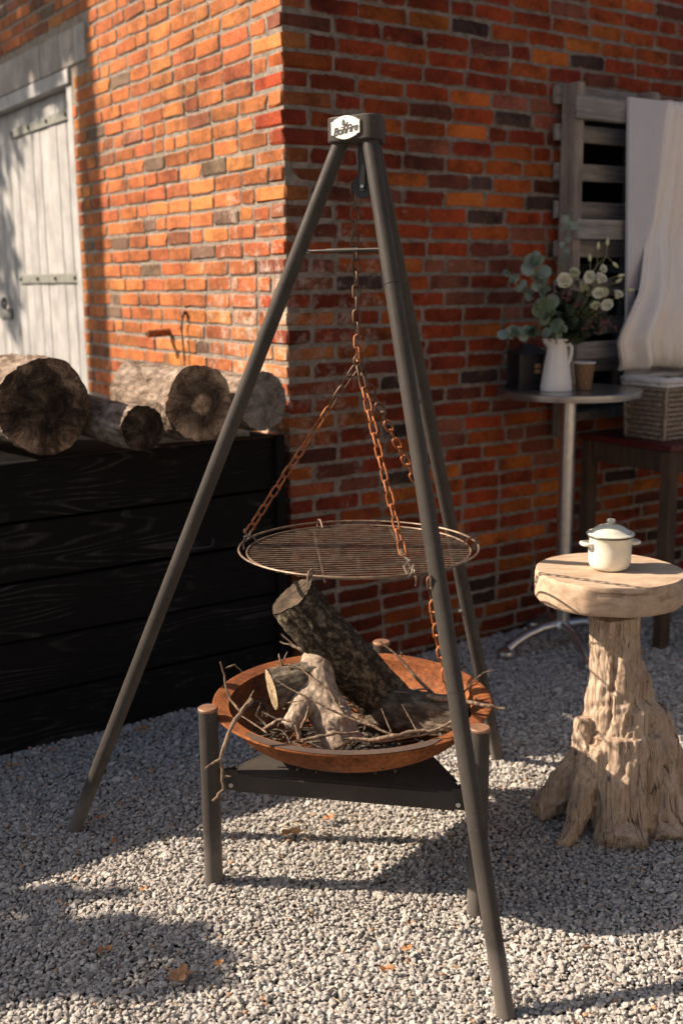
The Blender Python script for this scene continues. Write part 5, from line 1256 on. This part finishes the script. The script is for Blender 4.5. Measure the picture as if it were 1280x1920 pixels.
for i in range(4):
    mb = MB(); mb.tube([rect_pt(i+.0001, .0, .004), rect_pt(i+.0001, kH, .004)], .0075, 8); mb.build('corner_stake', 'wicker', bk, 60)
mb = MB(); mb.tube([rect_pt(i+q/6, kH+.004, .004) for i in range(4) for q in range(6)], .0085, 8, closed=True); mb.build('rim', 'wicker', bk, 60)
mb = MB(); mb.tube([rect_pt(i+q/6, -.0005+.005, .003) for i in range(4) for q in range(6)], .006, 8, closed=True); mb.build('foot_rim', 'wicker', bk, 60)
mb = MB(); LN = [rect_pt(i+q/8, kH+.006, .007+.002*math.sin(i*9+q*2.3)) for i in range(4) for q in range(8)]
mb.tube([p+ZUP*(.006+.003*math.sin(k*1.7)) for k, p in enumerate(LN)], .0135, 8, closed=True, wob=.2); mb.tube([p-ZUP*.012 for p in LN], .008, 8, closed=True, wob=.2)
mb.build('liner', 'liner_white', bk, 80)

# ================================================================== unseen house added behind the camera to bounce light on the shaded wall
HN = Vector((-0.66, 0.75, 0)).normalized(); HD = Vector((HN.y, -HN.x, 0)); HC = Vector((3.2, -2.2, 0))
house = thing('reflector_house', 'unseen brown house added behind the viewpoint to bounce light', 'house', HC)
mb = MB(); mb.box(HC-HN*2.0+ZUP*2.2, (9.0, 4.0, 4.4), (HD, HN, ZUP)); mb.build('wall', 'render_pale', house, 0)
mb = MB(); a_ = [HC+HD*x*4.8+HN*y+ZUP*z for x in (-1, 1) for y, z in ((0.35, 4.3), (-2.0, 6.2), (-4.35, 4.3))]; mb.add(a_, [(0, 1, 4, 3), (1, 2, 5, 4), (0, 2, 1), (3, 4, 5), (0, 3, 5, 2)]); mb.build('roof', 'roof_tile', house, 0)
for x in (-2.8, 0.2, 2.9):
    mb = MB(); mb.box(HC+HD*x+HN*.01+ZUP*1.55, (1.0, .06, 1.3), (HD, HN, ZUP)); wo = mb.build('window', 'board_white', house, 0)
    for q in (-.24, .24):
        mb = MB(); mb.box(HC+HD*(x+q)+HN*.035+ZUP*1.55, (.40, .02, 1.15), (HD, HN, ZUP)); mb.build('pane', 'window_dark', wo, 0)

# ================================================================== fallen leaves on the gravel
rl = random.Random(3)
def dry_leaf(px, py, size, label, yaw, lobes=5):
    p = ground_at(px, py, .018); t = thing('fallen_leaf', label, 'leaf', p, 'dry leaves on the gravel'); mb = MB(); n = 22
    pts = []
    for i in range(n):
        a = 2*math.pi*i/n; r = size*(.45+.55*abs(math.cos(a*lobes/2)))*(1+.1*rl.uniform(-1, 1)) if lobes > 2 else size*(.35+.65*abs(math.cos(a)))
        a += yaw; pts.append((p.x+r*math.cos(a), p.y+r*math.sin(a), p.z+.35*size*abs(math.sin(a*1.5+yaw))+rl.uniform(0, .003)))
    mb.add([(p.x, p.y, p.z+.002)]+pts, [(0, 1+i, 1+(i+1) % n) for i in range(n)]); mb.build('blade', 'dry_leaf', t, 60)
    e = p+Vector((math.cos(yaw), math.sin(yaw), .15))*size*1.5; mb = MB(); mb.tube([p+ZUP*.003, e], .0012, 5); mb.build('stalk', 'dry_leaf', t)
for (px, py, sz, yw, ln, lb_) in ((338, 1830, .030, 2.6, 5, 'star shaped tan dry leaf lying in the sun near the front'), (410, 1808, .014, 1, 2, 'small tan leaf scrap beside the star shaped leaf'), (196, 1782, .016, .3, 2, 'brown leaf in the dark shadow patch near the front'),
        (214, 1578, .016, 1.4, 2, 'rust brown leaf beside the foot of the near box leg'), (186, 1534, .014, .5, 2, 'small brown leaf behind the tripod foot in shade'), (268, 1668, .012, 1.1, 2, 'tiny orange leaf scrap at the edge of the sunlight'),
        (545, 1563, .026, .35, 2, 'curled orange brown leaf under the fire bowl'), (615, 1535, .020, .9, 2, 'dark brown leaf in the shade under the stand'), (265, 1368, .022, .1, 2, 'orange brown leaf lying against the black box'),
        (95, 1407, .014, .6, 2, 'brown leaf by the box near the tripod leg'), (22, 1436, .018, .2, 2, 'pale brown leaf at the foot of the box by the picture edge'), (762, 1780, .014, .8, 2, 'orange leaf scrap on the sunny gravel near the front leg'),
        (724, 1818, .016, .1, 2, 'flat tan leaf scrap on the sunny gravel'), (283, 1446, .012, .9, 2, 'small ochre leaf on the shaded gravel before the box')):
    dry_leaf(px, py, sz, lb_, yw, ln)

rd = random.Random(31); mb = MB()                        # straw and leaf crumbs between the stones
for k in range(260):
    px, py = (rd.gauss(600, 60), rd.gauss(1555, 22)) if k < 60 else (rd.uniform(0, 1280), rd.uniform(1330, 1915))
    p = ground_at(px, py, .012)
    if (p-CORNER).dot(NR) < 0.05 and p.x < 0.6: continue
    a = rd.uniform(0, 6.28); L = rd.uniform(.008, .035); d = Vector((math.cos(a), math.sin(a), rd.uniform(-.1, .25)))
    mb.tube([p-d*L*.5, p+d*L*.1+Vector((rd.uniform(-.003, .003), 0, .002)), p+d*L*.5], [.0006, .0009, .0005], 4)
sl = mb.build('debris', 'straw', None, 0); tag(sl, 'bits of straw and dry stalks caught in the gravel', 'straw', kind='stuff')

# ================================================================== trees just outside the picture that shade wall and gravel
def leaf_cloud(mb, c, rad, n, size, rg):
    for k in range(n):
        while True:
            q = Vector((rg.uniform(-1, 1), rg.uniform(-1, 1), rg.uniform(-1, 1)))
            if q.length < 1: break
        p = Vector(c)+Vector((q.x*rad[0], q.y*rad[1], q.z*rad[2])); a = Vector((rg.gauss(0, 1), rg.gauss(0, 1), rg.gauss(0, .6))).normalized(); b = a.cross(Vector((rg.gauss(0, 1), rg.gauss(0, 1), rg.gauss(0, 1)))).normalized(); s_ = size*rg.uniform(.6, 1.3)
        mb.add([p-a*s_, p+b*s_*.5, p+a*s_, p-b*s_*.5], [(0, 1, 2, 3)])
rt = random.Random(15)
def up_sun(p, h): return Vector(p)+SUN_TO*(h/SUN_TO.z)
t1 = up_sun(WL(1.78, 0, 1.0), 2.9); TB = Vector((t1.x, t1.y, 0))
tree = thing('yard_tree', 'tall leafy tree beside the yard throwing shade on the wall', 'tree', TB)
mb = MB(); mb.tube([TB, TB+Vector((.03, .02, 1.5)), TB+Vector((-.02, .0, 3.2)), TB+Vector((.03, -.03, 5)), TB+Vector((0, 0, 7))], [.16, .13, .12, .10, .05], 12, wob=.1)
mb.tube([TB+ZUP*5.6, TB+Vector((-.6, .5, 6.6)), TB+Vector((-1.2, 1.0, 7.3))], [.06, .05, .03], 8); mb.build('trunk', 'tree_bark', tree, 60)
mb = MB()
for (s_, z_, h, rd, n) in ((2.2, 3.2, 3.2, .45, 420), (2.8, 3.1, 3.3, .5, 420), (3.3, 2.6, 3.2, .45, 330), (2.45, 2.95, 3.0, .28, 150), (3.3, 1.6, 3.3, .30, 160), (3.7, 2.0, 3.2, .5, 300), (1.75, 3.3, 3.4, .35, 170), (2.0, 2.75, 3.0, .16, 60), (2.25, D_ZT+.10, 3.0, .20, 170), (2.75, D_ZT+.12, 3.1, .24, 190), (3.2, D_ZT+.1, 3.1, .25, 170), (2.2, 3.9, 3.4, .7, 500), (3.2, 4, 3.4, .8, 600)):
    leaf_cloud(mb, up_sun(WL(s_, 0, z_), h), (rd, rd, rd*.8), n, .075, rt)
mb.build('crown', 'tree_leaf', tree, 0)
def shrub_tree(label, spots, base):
    tr = thing('young_tree', label, 'tree', base, 'young trees beside the yard'); mb = MB(); mc = MB()
    for (p, h, rad, n) in spots:
        c = up_sun(p, h); mb.tube([Vector(base), Vector(base).lerp(Vector((base[0], base[1], c.z)), .6)+(c-Vector(base))*.05, c], [.03, .022, .012], 8); leaf_cloud(mc, c, rad, n, .05, rt)
    mb.build('trunk', 'tree_bark', tr, 60); mc.build('crown', 'tree_leaf', tr, 0)
b0_ = up_sun((-.75, 2.25, 0), 1.9)
shrub_tree('young bushy tree throwing a round shadow on the near gravel', [((-.62, 2.24, 0), 1.9, (.26, .17, .20), 480), ((-1.0, 2.3, 0), 1.9, (.3, .22, .2), 420), ((-.74, 2.50, 0), 1.75, (.20, .035, .03), 60), ((-1.05, 2.12, 0), 1.9, (.2, .2, .2), 240)], (b0_.x, b0_.y-.1, 0))
